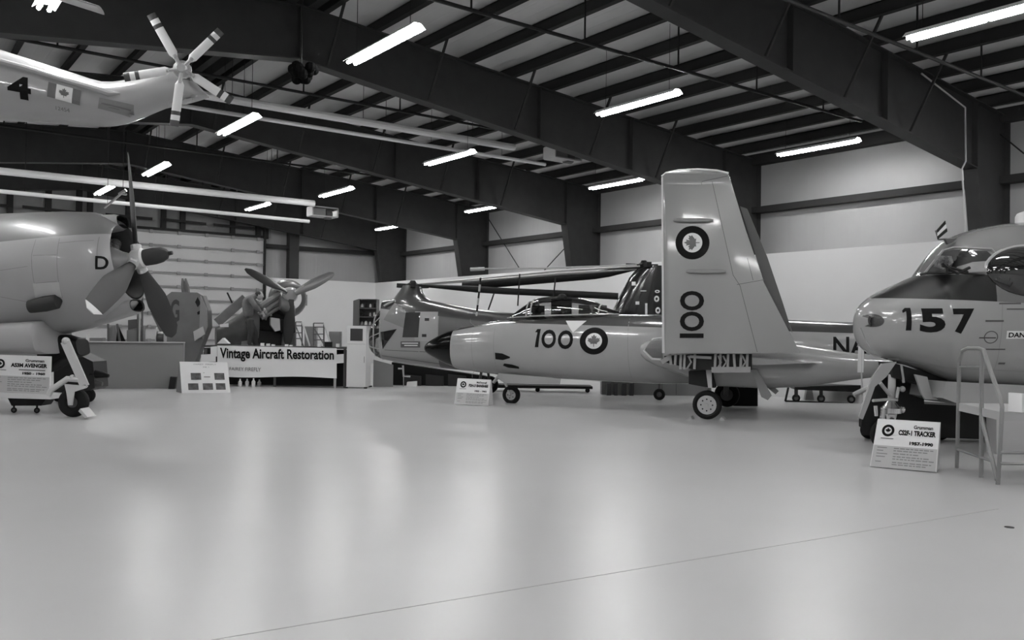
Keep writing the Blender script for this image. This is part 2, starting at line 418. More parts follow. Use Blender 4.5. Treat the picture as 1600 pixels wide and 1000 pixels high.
# flange braces
b = B()
for y in FR:
    for j in range(0, 11, 2):
        x = 21.06-1.3*j
        if x < XR+.5 or x > 20.5: continue
        b.beam((x, y-.16, zbot(x)+.05), (x, y-.95, ztop(x)+.02), .05, .05)
struct(b.build('trim_%d' % n_t, PURL, smooth=0)); n_t += 1
# rod bracing in the third bay of the right wall and at the near column
def rod(a, c, r=.02):
    global n_t
    struct(B().tube([a, c], r, 6).build('trim_%d' % n_t, DARK)); n_t += 1
rod(onX(762, 340, XW-.25), onX(812, 420, XW-.25)); rod(onX(897, 372, XW-.25), onX(848, 425, XW-.25))
rod(onX(1557, 205, XW-.25), onX(1600, 240, XW-.25))
# conduit down the near column
kx = FR[3]-.2
struct(B().tube([onY(1440, 115, kx), onY(1508, 168, kx), onY(1509, 252, kx), onY(1503, 264, kx), onY(1508, 345, kx), onY(1509, 400, kx)], .022, 6).build('trim_%d' % n_t, LGREY)); n_t += 1
# sprinkler lines across the bays
for y, z, x0, x1 in ((8.3, 7.25, 2.0, 20.5), (12.1, 7.35, -3, 20.3), (19.1, 7.42, -3, 20.0), (27.2, 7.3, -3, 20.0), (35, 7.3, -3, 19.5)):
    b = B().tube([(x0, y, z), (x1, y, z)], .035, 6)
    x = x0+.8
    while x < x1:
        b.tube([(x, y, z), (x, y, min(ztop(x)+.1, z+1.2))], .02, 5); x += 2.6
    tag(b.build('sprinkler_pipe', DARK), {8.3: 'dark sprinkler pipe in the nearest ceiling bay, right of the deep front beam', 12.1: 'dark sprinkler pipe running above the tall folded wing between the two nearest beams', 19.1: 'dark sprinkler pipe behind the tail rotor and round black bunch, above the long heater tubes', 27.2: 'dark sprinkler pipe in the bay beyond the ceiling heater tubes', 35: 'farthest dark sprinkler pipe, in the last bay before the end wall'}[y], 'pipe', 'sprinkler pipes under the roof')

# overhead door in the end wall
DY = YB+.45
dl, dr = onY(-30, 420, DY).x-4, onY(411, 420, DY).x
dt = onY(409, 372, DY).z
PANEL = mat('overhead_door_panel', 172, .38, var=.05, scale=.7)
b = B(); b.k = 0; ph = .62; z = 0
while z < dt-.05:
    z2 = min(z+ph-.05, dt); b.b2((dl, DY, z), (dr, DY+.08, z2)); z += ph
b.k = 1
b.b2((dl, DY+.03, 0), (dr, DY+.06, dt))
z = ph
while z < dt:
    b.b2((dl, DY-.06, z-.09), (dr, DY+.0, z-.02))
    x = dl+.5
    while x < dr: b.b2((x, DY-.12, z-.12), (x+.14, DY-.02, z+.03)); x += 1.25
    z += ph
struct(b.build('door_1', [PANEL, mat('door_rib', 125, .5)], smooth=0))
b = B(); b.b2((dr, DY-.12, 0), (dr+.09, DY+.05, dt+.6)); b.b2((dl, DY, dt), (dr, DY+.1, dt+.12))
struct(b.build('trim_%d' % n_t, DARK, smooth=0)); n_t += 1
# dark posts and rails over the door
b = B()
for x in (15, 75, 123, 140, 200, 255, 285, 363, 403, 415):
    q = onY(x, 340, DY+.3); b.b2((q.x-.11, DY+.15, dt), (q.x+.11, DY+.35, ztop(q.x)+.3))
for x0, y0, x1, y1 in ((0, 321, 18, 322), (35, 323, 120, 332), (165, 335, 238, 342), (258, 343, 322, 350), (334, 351, 398, 357)):
    b.beam(onY(x0, y0, DY+.1), onY(x1, y1, DY+.1), .06, .12)
struct(b.build('trim_%d' % n_t, DARK, smooth=0)); n_t += 1
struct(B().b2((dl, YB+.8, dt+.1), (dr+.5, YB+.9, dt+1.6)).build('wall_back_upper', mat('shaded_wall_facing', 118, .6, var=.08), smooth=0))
# tall rolling mast beside the door
q = onY(418, 385, YB-.4)

# ------------------------------------------------------------------ strip lights
TUBE = mat('lit_tube', 255, .5, emit=TUBE_STRENGTH)
REFL = mat('white_reflector', 235, .35)
def fixture(c, label, L=1.25, group='strip lights hung from the roof', wires=True):
    c = V(c); t = thing('strip_light', label, 'light', c, group)
    b = B()
    prof = [(-.17, 0), (-.07, .09), (.07, .09), (.17, 0), (.16, 0), (.065, .08), (-.065, .08), (-.16, 0)]
    b.loft([[c+V((x, yy, z+.03)) for x, z in prof] for yy in (-L, L)])
    b.build('housing', REFL, t, smooth=0)
    for half in (-1, 1):
        e = B()
        for x in (-.075, .075):
            e.tube([c+V((x, half*(.03), .02)), c+V((x, half*(L-.03), .02))], .034, 8)
        e.build('tube', TUBE, t)
    if wires:
        for s in (-1, 1):
            B().tube([c+V((0, s*L*.8, .1)), c+V((0, s*L*.8, ztop(c.x)+.3-c.z))], .007, 4).build('hanging_wire', DARK, t)
    return t
mid = lambda k: 9.99+7.66*(k+.5)
LI = [(0, 1276, 233, 'strip light by the side wall between the nearest column and the folded wing'),
      (1, 961, 289, 'strip light by the side wall just left of the top of the folded wing'),
      (2, 755, 327.5, 'strip light by the side wall above the two-rotor helicopter'),
      (3, 608, 356.5, 'farthest strip light by the side wall, above the corner of the hangar'),
      (0, 994, 165, 'strip light in front of the second beam, high above the cockpit of the jet'),
      (1, 701, 249, 'strip light just below the right end of the near heater tubes'),
      (2, 524.5, 302, 'strip light right of the far heater tubes, over the restoration banner'),
      (3, 402, 324.5, 'strip light above the upper right corner of the overhead door, under the far heater tubes'),
      (0, 597, 75, 'large strip light high at the ridge, right of the round black bunch'),
      (1, 371, 198, 'strip light just right of the white tail rotor'),
      (2, 243, 267, 'strip light right of the upright blade of the piston aircraft'),
      (3, 162, 299, 'small strip light left of the upright blade of the piston aircraft, above its cowling')]
for k, px_, py_, lb in LI:
    p = onY(px_, py_, mid(k)); fixture(p, lb)
_e = onZ(68, 17, 6.9); fixture((_e.x, _e.y-1.25, 6.9), 'strip light cut by the top edge of the photo above the helicopter tail')
fixture((13.8, mid(-1), 6.8), 'bright strip light cut by the upper right corner of the photo')
for k in (-3, -2, -1):
    for x in (20.6, 13.8, 7.2, 1.9, -4.6):
        if k == -1 and x == 13.8: continue
        fixture((x, mid(k), 6.9), 'strip light outside the picture over the near part of the hangar', wires=False)
for k in (0, 1, 2, 3):
    for x in ((-4.6,) if k == 0 else (1.4, -4.6)):
        fixture((x, mid(k), 6.9), 'strip light outside the picture over the left part of the hangar', wires=False)

# ------------------------------------------------------------------ radiant heaters
HG = mat('heater_tube_paint', 225, .4)
def heater(rows, box, label):
    t = thing('radiant_heater', label, 'heater', rows[0][0], 'tube heaters hung under the roof')
    for (a, b_, r, nm) in rows:
        B().tube([a, b_], r, 10).build(nm, HG, t)
        for f in (.15, .5, .85):
            q = a.lerp(b_, f); B().tube([q, V((q.x, q.y, ztop(q.x)+.2))], .008, 4).build('hanging_chain', DARK, t)
    q = V(box)
    B().box(q, (.5, .35, .3)).build('burner_box', MGREY, t, smooth=0)
    B().lathe(q+V((.3, 0, -.05)), (1, 0, 0), [(0, .2), (.25, .2), (.3, .12)], 14).build('blower', DGREY, t)
    g = B()
    for z in (-.16, .2): g.b2(q+V((-.35, -.3, z-.02)), q+V((.75, .3, z+.02)))
    for x in (-.35, .75): g.b2(q+V((x-.02, -.3, -.16)), q+V((x+.02, .3, .2)))
    g.build('bracket_frame', LGREY, t, smooth=0)
    return t
zA = 7.45
heater([(onZ(262, 139, zA), onZ(803, 230.5, zA), .10, 'reflector_tube'), (onZ(270, 163, zA), onZ(852, 257, zA), .055, 'return_tube')],
       onZ(872, 241, zA+.1), 'near pair of long pale heater tubes ending right of the tail rotor')
zA = 6.73
heater([(onZ(-60, 261, zA), onZ(491, 318, zA), .12, 'reflector_tube'), (onY(-60, 293, 31.9), onY(483, 346, 31.9), .07, 'return_tube')],
       onZ(497, 332, zA-.15), 'far pair of long pale heater tubes running above the overhead door')
# round black bunch hung from the roof
q = at(471, 113, 15.5)
t = thing('hanging_bunch', 'round black lumpy bunch hung under the roof between two beams', 'decoration', q)
b = B(); random.seed(2)
for i in range(16):
    a = i*2.4; b.ball(q+rr*(.22*math.cos(a))*(1+i % 3)/3+fw*(.2*math.sin(a))+Z*(.08*math.sin(i*1.7)), .1, 8)
b.build('bunch', mat('matt_black', 10, .95, spec=.05), t); B().tube([q, V((q.x, q.y, ztop(q.x)+.3))], .008, 4).build('hanging_wire', DARK, t)
q = at(180, 311, 24)
t = thing('polished_rod', 'bright metal rod with a forked end hanging left of the upright propeller blade', 'rod', q)
B().tube([at(163, 325, 24), at(190, 302, 24)], .035, 8).tube([at(186, 304, 24), at(197, 297, 24)], .05, 8).tube([at(190, 303, 24), at(198, 304, 24)], .03, 8).build('rod', CHROME, t)
for x, y in ((168, 321), (192, 300)):
    p = at(x, y, 24); B().tube([p, V((p.x, p.y, ztop(p.x)+.2))], .008, 4).build('hanging_wire', DARK, t)
#PART3
# ------------------------------------------------------------------ shared aircraft pieces
def wheel(parent, c, ax, R, wd, hub=.55, holes=8, hubm=LGREY, name='wheel'):
    c = V(c); ax = V(ax).normalized(); b = B(); h = wd/2
    b.lathe(c, ax, [(-h*.6, R*hub), (-h, R*(hub+.12)), (-h, R*.82), (-h*.75, R*.95), (-h*.3, R), (h*.3, R), (h*.75, R*.95), (h, R*.82), (h, R*(hub+.12)), (h*.6, R*hub)], 32)
    w_ = b.build(name, RUB, parent)
    d = B(); d.lathe(c, ax, [(-h*.75, R*.1), (-h*.7, R*hub), (h*.7, R*hub), (h*.75, R*.12), (h*1.0, R*.11)], 28)
    d.build('wheel_hub', hubm, w_)
    if holes:
        x = ax.cross(Z).normalized(); y = ax.cross(x); k = B()
        for i in range(holes):
            a = 2*PI*i/holes; q = c+(x*math.cos(a)+y*math.sin(a))*R*hub*.6
            for sg in (-1, 1): k.lathe(q+ax*sg*h*.7, ax*sg, [(0, R*.055), (.01, R*.055)], 8)
        k.build('hub_holes', BLACK, w_)
    return w_
def blade(root, tip, chord, c_root, c_mid, c_tip, th, n=9, twist=0.):
    """propeller blade as a lofted body: chord is a direction"""
    root, tip = V(root), V(tip); d = (tip-root).normalized(); rings = []
    for i in range(n):
        f = i/(n-1); w_ = (c_root*(1-f/.45)+c_mid*(f/.45)) if f < .45 else (c_mid+(c_tip-c_mid)*((f-.45)/.55)**2)
        if i == n-1: w_ *= .45
        Rm = Matrix.Rotation(twist*(1-f), 3, d); x = Rm@V(chord); x = (x-d*x.dot(d)).normalized(); y = d.cross(x)
        tt = th*(1-.75*f)
        o = root.lerp(tip, f)
        rings.append([o+x*w_/2*math.cos(2*PI*k/10)+y*tt/2*math.sin(2*PI*k/10) for k in range(10)])
    return rings
def roundel(mk, bl, br, tl, tr, kd=0, kw=1, kg=2, lift=.0, lf=None):
    mk.add(disc2d(.58, 1), bl, br, tl, tr, kd, lift); mk.add(disc2d(0, .58), bl, br, tl, tr, kw, lift); mk.add(lf or leaf2d(.5), bl, br, tl, tr, kg, lift+.004)
RM = [INK, MARKW, MARKG]

# ------------------------------------------------------------------ the jet with a folded wing
fb = Frame((16.2, 13.23, 0), (-.525, .851, 0))
t_jet = thing('jet_fighter', 'grey jet numbered 100 with one wing folded straight up, black nose cone on the left', 'airplane', fb.P(0, 0, 0))
BAN = two_tone('jet_paint', 152, 70, [above(fb, (780, 504), (1345, 521), .6), above(fb, (700, 518), (787, 503), .3)], .2, .6, op='MAXIMUM')
GREYP = mat('jet_grey_paint', 150, .22, coat=.5)
pf = [(712, 514, 574), (725, 510, 577.5), (745, 506.5, 581), (780, 500.5, 585.5), (830, 496, 589.5), (880, 493, 592), (950, 491, 596), (1035, 491, 600), (1130, 494, 600), (1240, 500, 597), (1345, 504, 590), (1450, 509, 578), (1560, 512, 562), (1640, 514, 548)]
wf = [.36, .42, .48, .55, .6, .63, .66, .68, .68, .64, .56, .44, .28, .12]
rg = hull(fb, pf, wf, 0, 40, 2.15)
fus = B().loft(rg).build('fuselage', BAN, t_jet, smooth=60)
nc = smoothp([(664, 541, 546), (668, 536, 551.5), (678, 529, 558), (692, 521.5, 565.5), (712.4, 514, 574)], 3)
nose = B().loft(hull(fb, nc, [max(.02, .36*((i)/(len(nc)-1))**.62) for i in range(len(nc))], 0, 40, 2.1)).build('nose_cone', mat('gloss_black', 9, .13, spec=.3), t_jet, smooth=60)
# canopy
CAN = glass('canopy_glass', .78, .1)
cb = smoothp([(797, 495.5, 497), (829, 472, 495), (850, 464.5, 494), (884, 463, 493), (926, 470, 492), (946, 480, 491.5), (967, 487, 491)], 3)
rings = []
for i, (x, yt, yb) in enumerate(cb):
    s, zt = fb.px(x, yt); _, zb = fb.px(x, yb); f = i/(len(cb)-1); hw = .40*math.sin(PI*min(1, max(.04, f))**.8)**.5 if f < 1 else .05
    rings.append([fb.P(s, hw*math.cos(PI*k/14), zb+(zt-zb)*math.sin(PI*k/14)**.85) for k in range(15)])
can = B().loft(rings, False, False, closed=False).build('canopy', CAN, t_jet, smooth=60)
b = B()
for i in (3, 4, 14):
    b.tube([p+(p-fb.P(0, 0, 0)).normalized()*.0 for p in rings[i]], .022, 6)
b.tube([r[0] for r in rings], .02, 5); b.tube([r[-1] for r in rings], .02, 5)
b.build('canopy_frame', GREYP, can)
s0, z0 = fb.px(838, 493); s1, z1 = fb.px(905, 493)
B().box(fb.P((s0+s1)/2-.1, 0, z0+.22), (.35, .4, .42)).ball(fb.P((s0+s1)/2-.12, 0, z0+.42), .14, 10).build('ejection_seat', DARK, t_jet)
B().box(fb.P(s0+.05, 0, z0+.1), (.3, .45, .3)).build('instrument_hood', BLACK, t_jet, smooth=0)
B().box(fb.P(s1-.35, 0, z0+.12), (.5, .5, .3)).build('rear_deck', DGREY, t_jet, smooth=0)
# spine light strip and fin
B().prism([fb.pw(x, y, .04) for x, y in ((1430, 512), (1545, 385), (1590, 380), (1640, 515))], -fb.b*.08).build('tail_fin', BAN, t_jet)
# nacelle, stub wing
NAC = GREYP
def nacelle(sg):
    L = 1.3*sg
    pr = [(1005, 537, 557), (1012, 532, 564), (1030, 527, 573), (1065, 526, 585), (1115, 527, 603), (1200, 530, 607), (1262, 540, 604), (1330, 551, 594), (1400, 556, 586)]
    ww = [.30, .36, .42, .47, .5, .5, .42, .34, .26]
    rings = [section(fb.P(fb.px(x, (yt+yb)/2, 1.3)[0], L, fb.px(x, (yt+yb)/2, 1.3)[1]), fb.b, fb.n, (fb.px(x, yt, 1.3)[1]-fb.px(x, yb, 1.3)[1])/2, (fb.px(x, yt, 1.3)[1]-fb.px(x, yb, 1.3)[1])/2, ww[i], 28, 2.4) for i, (x, yt, yb) in enumerate(pr)]
    # the intake lip stands behind a cut that slopes back
    return rings
for sg in (1, -1):
    rings = nacelle(sg); inner = []
    c = sum(rings[0], V())/28
    for f, dx in ((.86, 0), (.8, .25), (.7, .8)):
        inner.append([c+(p-c)*f-fb.a*dx for p in rings[0]])
    nb = B().loft(rings, False, True); nb.loft([rings[0], inner[0]], False, False)
    eng = nb.build('engine_nacelle', NAC, t_jet, smooth=50)
    B().loft(inner, False, True).build('air_intake', mat('intake_interior', 95, .5), eng)
    if sg == 1:
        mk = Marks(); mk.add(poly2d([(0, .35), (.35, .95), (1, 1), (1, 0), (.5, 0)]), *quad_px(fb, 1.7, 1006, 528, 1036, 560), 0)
        mk.build('intake_shadow_patch', mat('intake_shadow_paint', 84, .5), eng, -fb.b, eng, .012)  # dark patch painted on the nacelle for the shadow inside the intake
        b = B(); lp = []
        tb_ = BVHTree.FromPolygons([v.co for v in eng.data.vertices], [tuple(p.vertices) for p in eng.data.polygons])
        for x, y in ((1034, 528), (1017, 530), (1006, 548), (1019, 560.5), (1034, 561.5)):
            p = fb.pw(x, y, 1.7); h = tb_.ray_cast(p+fb.b*3, -fb.b, 8)[0]; lp.append((h or p)+fb.b*.01)
        b.tube(lp, .028, 6); b.build('intake_lip', mat('pale_lip', 190, .3), eng)
def airfoil(fr, l, xa, xb, zc, th, drop=0., n=11):
    out = []
    for k in range(n):
        f = k/(n-1); s = xa+(xb-xa)*f; out.append(fr.P(s, l, zc+th*1.48*(math.sqrt(max(f, 1e-6))*.6-.26*f-.34*f**2)*1.4-drop*f))
    for k in range(n-2, 0, -1):
        f = k/(n-1); s = xa+(xb-xa)*f; out.append(fr.P(s, l, zc-th*(math.sqrt(f)*.6-.26*f-.34*f**2)*1.4-drop*f))
    return out
LF = 2.15
sa, za = fb.px(1034, 560, LF); sb_, zb_ = fb.px(1250, 560, LF)
_, zt = fb.px(1120, 552, LF); _, zl = fb.px(1120, 577, LF)
for sg in (1, -1):
    B().loft([airfoil(fb, .45*sg, sa+.55, sb_-1.0, (zt+zl)/2, .34), airfoil(fb, 1.5*sg, sa+.25, sb_-.45, (zt+zl)/2, .3), airfoil(fb, LF*sg, sa-.05, sb_, (zt+zl)/2, (zt-zl)*.75)]).build('wing_stub', NAC, t_jet, smooth=45)
# exposed fold line: dark bay with ribs
fold = B(); fold.prism([fb.pw(x, y, LF+.01) for x, y in ((1038, 556), (1085, 553), (1175, 553), (1175, 578), (1112, 578), (1085, 578), (1040, 566))], fb.b*.02)
fold = fold.build('fold_bay', DARK, t_jet, smooth=0)
b = B()
for x, w_ in ((1047, 3), (1056, 4), (1064, 3), (1070, 2), (1086, 3), (1118, 2), (1138, 4), (1147, 6), (1168, 3), (1126, 2), (1158, 2)):
    b.beam(fb.pw(x, 553, LF+.06), fb.pw(x+(1.5 if x % 2 else -1), 577 if x > 1060 else 570, LF+.06), .015*w_, .05, fb.a)
b.beam(fb.pw(1112, 578, LF+.06), fb.pw(1173, 577.5, LF+.06), .05, .12)
b.beam(fb.pw(1034, 566, LF+.05), fb.pw(1048, 557, LF+.05), .07, .1)
b.beam(fb.pw(1078, 557, LF+.03), fb.pw(1112, 559, LF+.03), .12, .06)
for x in (1075, 1122, 1130, 1160): b.tube([fb.pw(x, 556, LF+.05), fb.pw(x+5, 566, LF+.09), fb.pw(x-1, 575, LF+.05)], .02, 6)
b.build('hinge_ribs', mat('rib_primer', 140, .6), fold)
# folded panel
LP = 2.25
outl = [(1033.5, 276), (1041, 270.5), (1060, 266.5), (1090, 265), (1120, 266.8), (1138, 270.5), (1157, 324), (1180, 402), (1194, 442), (1222, 500), (1249, 549.5), (1150, 551), (1100, 551), (1085, 549), (1035, 552)]
WP = mat('wing_panel_paint', 138, .22, coat=.5, bump=.03, bscale=2.2)
# cross-sections stacked upward: leading edge left, blunt tip on top
def edge(y):
    le = 1033.5+(y-276)*.004
    te = 1138+(y-270)*.305 if y < 402 else (1180+(y-402)*.35 if y < 442 else 1194+(y-442)*.515)
    return le, te
rings = []
for y in (551.5, 500, 442, 402, 360, 320, 290, 277, 272, 268.5, 266.3):
    le, te = edge(max(y, 270))
    if y < 276: le = {272: 1039, 268.5: 1049, 266.3: 1066}[y]; te = {272: 1138, 268.5: 1129, 266.3: 1116}[y]
    A = fb.pw(le, y, LP); T = fb.pw(te, y, LP); th = (.30*(y-200)/350) if y > 276 else .2*{272: .8, 268.5: .55, 266.3: .2}[y]
    rings.append([A.lerp(T, f)+fb.b*th*g for f, g in ((0, 0), (.01, .3), (.03, .48), (.08, .5), (.3, .5), (.6, .42), (1, .12), (1, -.12), (.6, -.42), (.3, -.5), (.08, -.5), (.03, -.42), (.01, -.25))])
panel = B().loft(rings).build('folded_wing', WP, t_jet, smooth=40)
B().loft([[p+fb.b*.012 if i else p for i, p in enumerate([r[12], r[0], r[1], r[2]])] for r in rings[:8]], False, False, closed=False).build('leading_edge', mat('pale_leading_edge', 200, .3), panel)
# tip cap and seams
B().tube([fb.pw(x, y, LP) for x, y in ((1034, 276), (1041, 270.5), (1060, 266.5), (1090, 265), (1120, 266.8), (1138, 271))], .028, 8).build('wing_tip', mat('pale_tip', 215, .3), panel)
b = B()
def seam(*pp): b.tube([fb.pw(x, y, LP+.17) for x, y in pp], .006, 4)
mk = Marks(); mkl = Marks()
def line(m, p, q, wd, k=0, l=LP):
    P_, Q_ = fb.pw(*p, l), fb.pw(*q, l); d = (Q_-P_).normalized(); nn = fb.b.cross(d)*wd
    m.add(RECT, P_-nn, Q_-nn, P_+nn, Q_+nn, k)
for p, q in (((1113, 284), (1127, 346)), ((1127, 346), (1146, 430)), ((1146, 430), (1157, 447)), ((1157, 447), (1184, 550)), ((1152, 445), (1195, 437)), ((1168, 403), (1177, 438)), ((1097, 284), (1137, 275)), ((1096, 285), (1097, 289))):
    line(mk, p, q, .006)
mk.build('panel_seams', DGREY, panel, -fb.b, panel, .003)
for x0, x1, y in ((1052, 1114, 344), (1072, 1134, 424)):
    b = B(); A, C_ = fb.pw(x0, y, LP+.14), fb.pw(x1, y, LP+.14)
    b.loft([section(A.lerp(C_, f), fb.b, Z, r_, r_, r_*.8, 8, 2) for f, r_ in ((0, .02), (.1, .04), (.5, .045), (.9, .04), (1, .02))])
    b.build('wing_fence', WP, panel)
tab = B(); tab.prism([fb.pw(x, y, LP-.16) for x, y in ((1156, 322), (1167, 326), (1199, 402), (1222, 470), (1238, 520), (1222, 500), (1194, 442))], -fb.b*.05)
tab.build('aileron_edge', DGREY, panel, smooth=0)
mk = Marks(); roundel(mk, *quad_px(fb, LP, 1056.5, 353.5, 1109.5, 406), lf=rot90(leaf2d(.5))); mk.build('roundel', RM, panel, -fb.b, panel, .008)
mk = Marks(); o2 = text2d('O', .03)
for y0, y1 in ((455, 485.5), (487, 517.5)): mk.add(rot90(o2), *quad_px(fb, LP, 1064, y0, 1101.5, y1))
mk.add(RECT, *quad_px(fb, LP, 1064, 521, 1101, 528)); mk.build('number_marking', INK, panel, -fb.b, panel, .008)
# fuselage marks
mk = Marks(); one = ([(.15, 0), (.75, 0), (1, 1), (.4, 1), (.05, .86), (.1, .76), (.5, .86)], [(0, 1, 2, 3, 4, 5, 6)])
mk.add(([(.2, 0), (.8, 0), (1, 1), (.4, 1), (.1, .82), (.52, .82)], [(0, 1, 2, 3, 4, 5)]), *quad_px(fb, .6, 834, 514, 843.5, 542.5))
mk.add(o2, *quad_px(fb, .6, 846, 515, 869, 544)); mk.add(o2, *quad_px(fb, .6, 872, 516, 896, 545.5))
mk.build('number_marking', INK, fus, -fb.b, fus)
mk = Marks(); roundel(mk, *quad_px(fb, .6, 906.5, 511.5, 951, 554)); mk.build('roundel', RM, fus, -fb.b, fus)
mk = Marks(); mk.add(([(0, 1), (1, 1), (.45, 0)], [(0, 1, 2)]), *quad_px(fb, .5, 882, 501, 915, 520)); mk.build('warning_triangle', MARKW, fus, -fb.b, fus)
mk = Marks(); mk.add(text2d('NAVY', .02), *quad_px(fb, .5, 1302, 526, 1402, 556)); mk.build('service_lettering', INK, fus, -fb.b, fus)
mk = Marks()
mk.add(([(0, .2), (.0, 1), (.5, .9), (1, .5), (1, .35), (.5, .1)], [(0, 1, 2, 3, 4, 5)]), *quad_px(fb, .55, 773.5, 551, 797, 564))
mk.add(([(0, .6), (.1, 1), (.6, .8), (1, .4), (1, 0), (.3, .2)], [(0, 1, 2, 3, 4, 5)]), *quad_px(fb, .55, 784, 568, 809, 576.5))
mk.build('gun_ports', BLACK, fus, -fb.b, fus)
mk = Marks()
for x in (738, 774, 985): 
    P_, Q_ = fb.pw(x, 590, .5), fb.pw(x-3, 498, .5); d = fb.a*.006; mk.add(RECT, P_-d, P_+d, Q_-d, Q_+d)
mk.build('panel_seams', MGREY, fus, -fb.b, fus, .003)
B().prism([fb.pw(x, y, .45) for x, y in ((779, 583), (862, 590), (876, 592), (875, 600), (790, 599), (779, 592))], fb.b*.03).build('nose_gear_door', GREYP, t_jet, smooth=0)
# gear
nw = fb.P(5.2, 0, 0)
wheel(t_jet, onP(799, 617, nw, fb.b), fb.b, .24, .14, .55, 5)
c = onP(799, 617, nw, fb.b)
B().tube([onP(786, 592, nw, fb.b), onP(793, 606, nw, fb.b), c+fb.b*.09], .035, 8).tube([onP(771, 598, nw, fb.b), onP(781, 586, nw, fb.b)], .045, 8).build('nose_gear_leg', LGREY, t_jet)
c1 = onP(1105, 633.5, fb.P(0, 1.69, 0), fb.b); c1.z = .315
wheel(t_jet, c1, fb.b, .315, .2, .66, 8)
B().tube([c1-fb.b*.15+V((0, 0, 0)), c1-fb.b*.15+V((0, 0, .55))], .07, 10).tube([onP(1080, 580, c1, fb.b), onP(1099, 591, c1, fb.b)], .03, 8).tube([onP(1086, 598, c1, fb.b), onP(1102, 590, c1, fb.b)], .04, 8).build('main_gear_leg', LGREY, t_jet)
c2 = c1-fb.b*3.38
wheel(t_jet, c2, fb.b, .315, .2, .5, 0, DGREY)
B().tube([c2+fb.b*.15, c2+fb.b*.15+V((0, 0, .7))], .07, 8).build('main_gear_leg', DGREY, t_jet)
b = B(); b.prism([fb.pw(x, y, 1.85) for x, y in ((1076, 580), (1092, 579), (1113, 578), (1117, 606), (1108, 606), (1076, 600))], -fb.b*.25); b.build('wheel_bay', DARK, t_jet, smooth=0)
b = B(); b.prism([fb.pw(x, y, 1.8) for x, y in ((1174, 577), (1183, 577), (1206, 618), (1200, 625), (1190, 620))], fb.b*.06); b.build('gear_door', MGREY, t_jet, smooth=0)
b = B(); b.prism([fb.pw(x, y, 1.3) for x, y in ((1200, 606), (1207, 602), (1217, 611), (1212, 616))], fb.b*.06); b.build('gear_door', MGREY, t_jet, smooth=0)
B().prism([fb.pw(x, y, 1.9) for x, y in ((1103, 575), (1112, 574), (1113, 606), (1107, 606))], fb.b*.05).build('gear_door', LGREY, t_jet, smooth=0)
for off, lb in ((-.36, 'small wheel chock left of the large tyre of the folded-wing jet'), (.36, 'small wheel chock right of the large tyre of the folded-wing jet')):
    q = c1+rr*off; q.z = 0
    tag(B().prism([q+fb.b*-.12+rr*(-.07), q-fb.b*.12+rr*.07, q-fb.b*.12+V((0, 0, .07))-rr*.03*math.copysign(1, off)], fb.b*.3).build('wheel_chock', LGREY, smooth=0), lb, 'chock', 'chocks at the jet wheel')

# ------------------------------------------------------------------ the two-rotor helicopter behind the jet
fh = Frame((17.67, 16.52, 0), (-.687, .727, 0))
t_heli = thing('tandem_helicopter', 'grey two-rotor helicopter with glazed nose behind the jet, its blades folded together', 'helicopter', fh.P(0, 0, 0))
HU = two_tone('helicopter_paint', 138, 60, [above(fh, (640, 488), (760, 503), .6)], .3, .4); HUREAR = (fh.a, fh.pw(686, 520, .6))
HG2 = mat('helicopter_grey', 150, .3, coat=.4)
pr = smoothp([(600, 470, 561), (618, 467, 565), (640, 462, 569), (665, 468, 572), (690, 473, 575), (743, 483, 580), (800, 489, 585), (870, 492, 587), (950, 492, 585), (1030, 490, 578), (1085, 492, 560)], 2)
wfh = [.42+.28*min(1, i/6) if i < 16 else .7-.09*(i-16) for i in range(len(pr))]
hf = B().loft(hull(fh, pr, wfh, 0, 36, 3.2)).build('fuselage', HU, t_heli, smooth=50)
third_tone(HU, 90, [(-fh.a, -fh.a.dot(HUREAR[1])), (-above(fh, (640, 488), (760, 503), .6)[0], -above(fh, (640, 488), (760, 503), .6)[1])], .3)
# glazed nose
npf = smoothp([(600.5, 478, 561), (596, 484, 560), (590, 492, 556), (584, 503, 551), (581, 515, 545), (580, 528, 538)], 2)
rings = hull(fh, npf, [.43, .42, .41, .40, .38, .36, .33, .3, .24, .16, .05], 0, 36, 2.6)
ng = B().loft(rings, False, True).build('nose_glazing', glass('bubble_glass', .7, .1), t_heli, smooth=60)
b = B()
for r_ in (rings[0], rings[4], rings[8]): b.tube(r_+[r_[0]], .022, 5)
for k in (0, 9, 18, 3, 33): b.tube([r_[k] for r_ in rings], .018, 5)
b.tube([fh.pw(600, 478, .45), fh.pw(617, 469, .45)], .03, 6)
b.build('nose_frame', HG2, ng)
B().ball(fh.pw(606, 505, 0), .22, 10).box(fh.pw(601, 520, 0), (.4, .6, .25)).box(fh.pw(615, 515, 0), (.5, .5, .6)).build('cockpit_fittings', DARK, t_heli)
# side glass, door, windows
mk = Marks(); mk.add(poly2d([(0, .33), (.45, 1), (1, .65), (.95, 0)]), *quad_px(fh, .6, 597, 472, 634, 513), 0)
mk.add(poly2d([(.1, 0), (0, .85), (.95, 1)]), *quad_px(fh, .6, 592, 514, 621, 546), 1)
mk.build('side_windows', [mat('window_reflection_grey', 128, .08, coat=.5), mat('dark_window', 40, .06, coat=.6)], hf, -fh.b, hf, .01)
mk = Marks(); mk.add(RECT, *quad_px(fh, .6, 649, 487, 685, 533), 0); mk.build('sliding_door', HG2, hf, -fh.b, hf, .012)
mk = Marks(); mk.add(poly2d([(.0, 0), (.18, 1), (1, 1), (.9, 0)]), *quad_px(fh, .6, 629, 488, 658, 527), 0)
mk.add(RECT, *quad_px(fh, .6, 665, 497, 672, 501.5), 0); mk.add(RECT, *quad_px(fh, .6, 661, 522, 668, 526.5), 0)
mk.build('cabin_windows', mat('cabin_window_glass', 58, .08, coat=.6), hf, -fh.b, hf, .02)
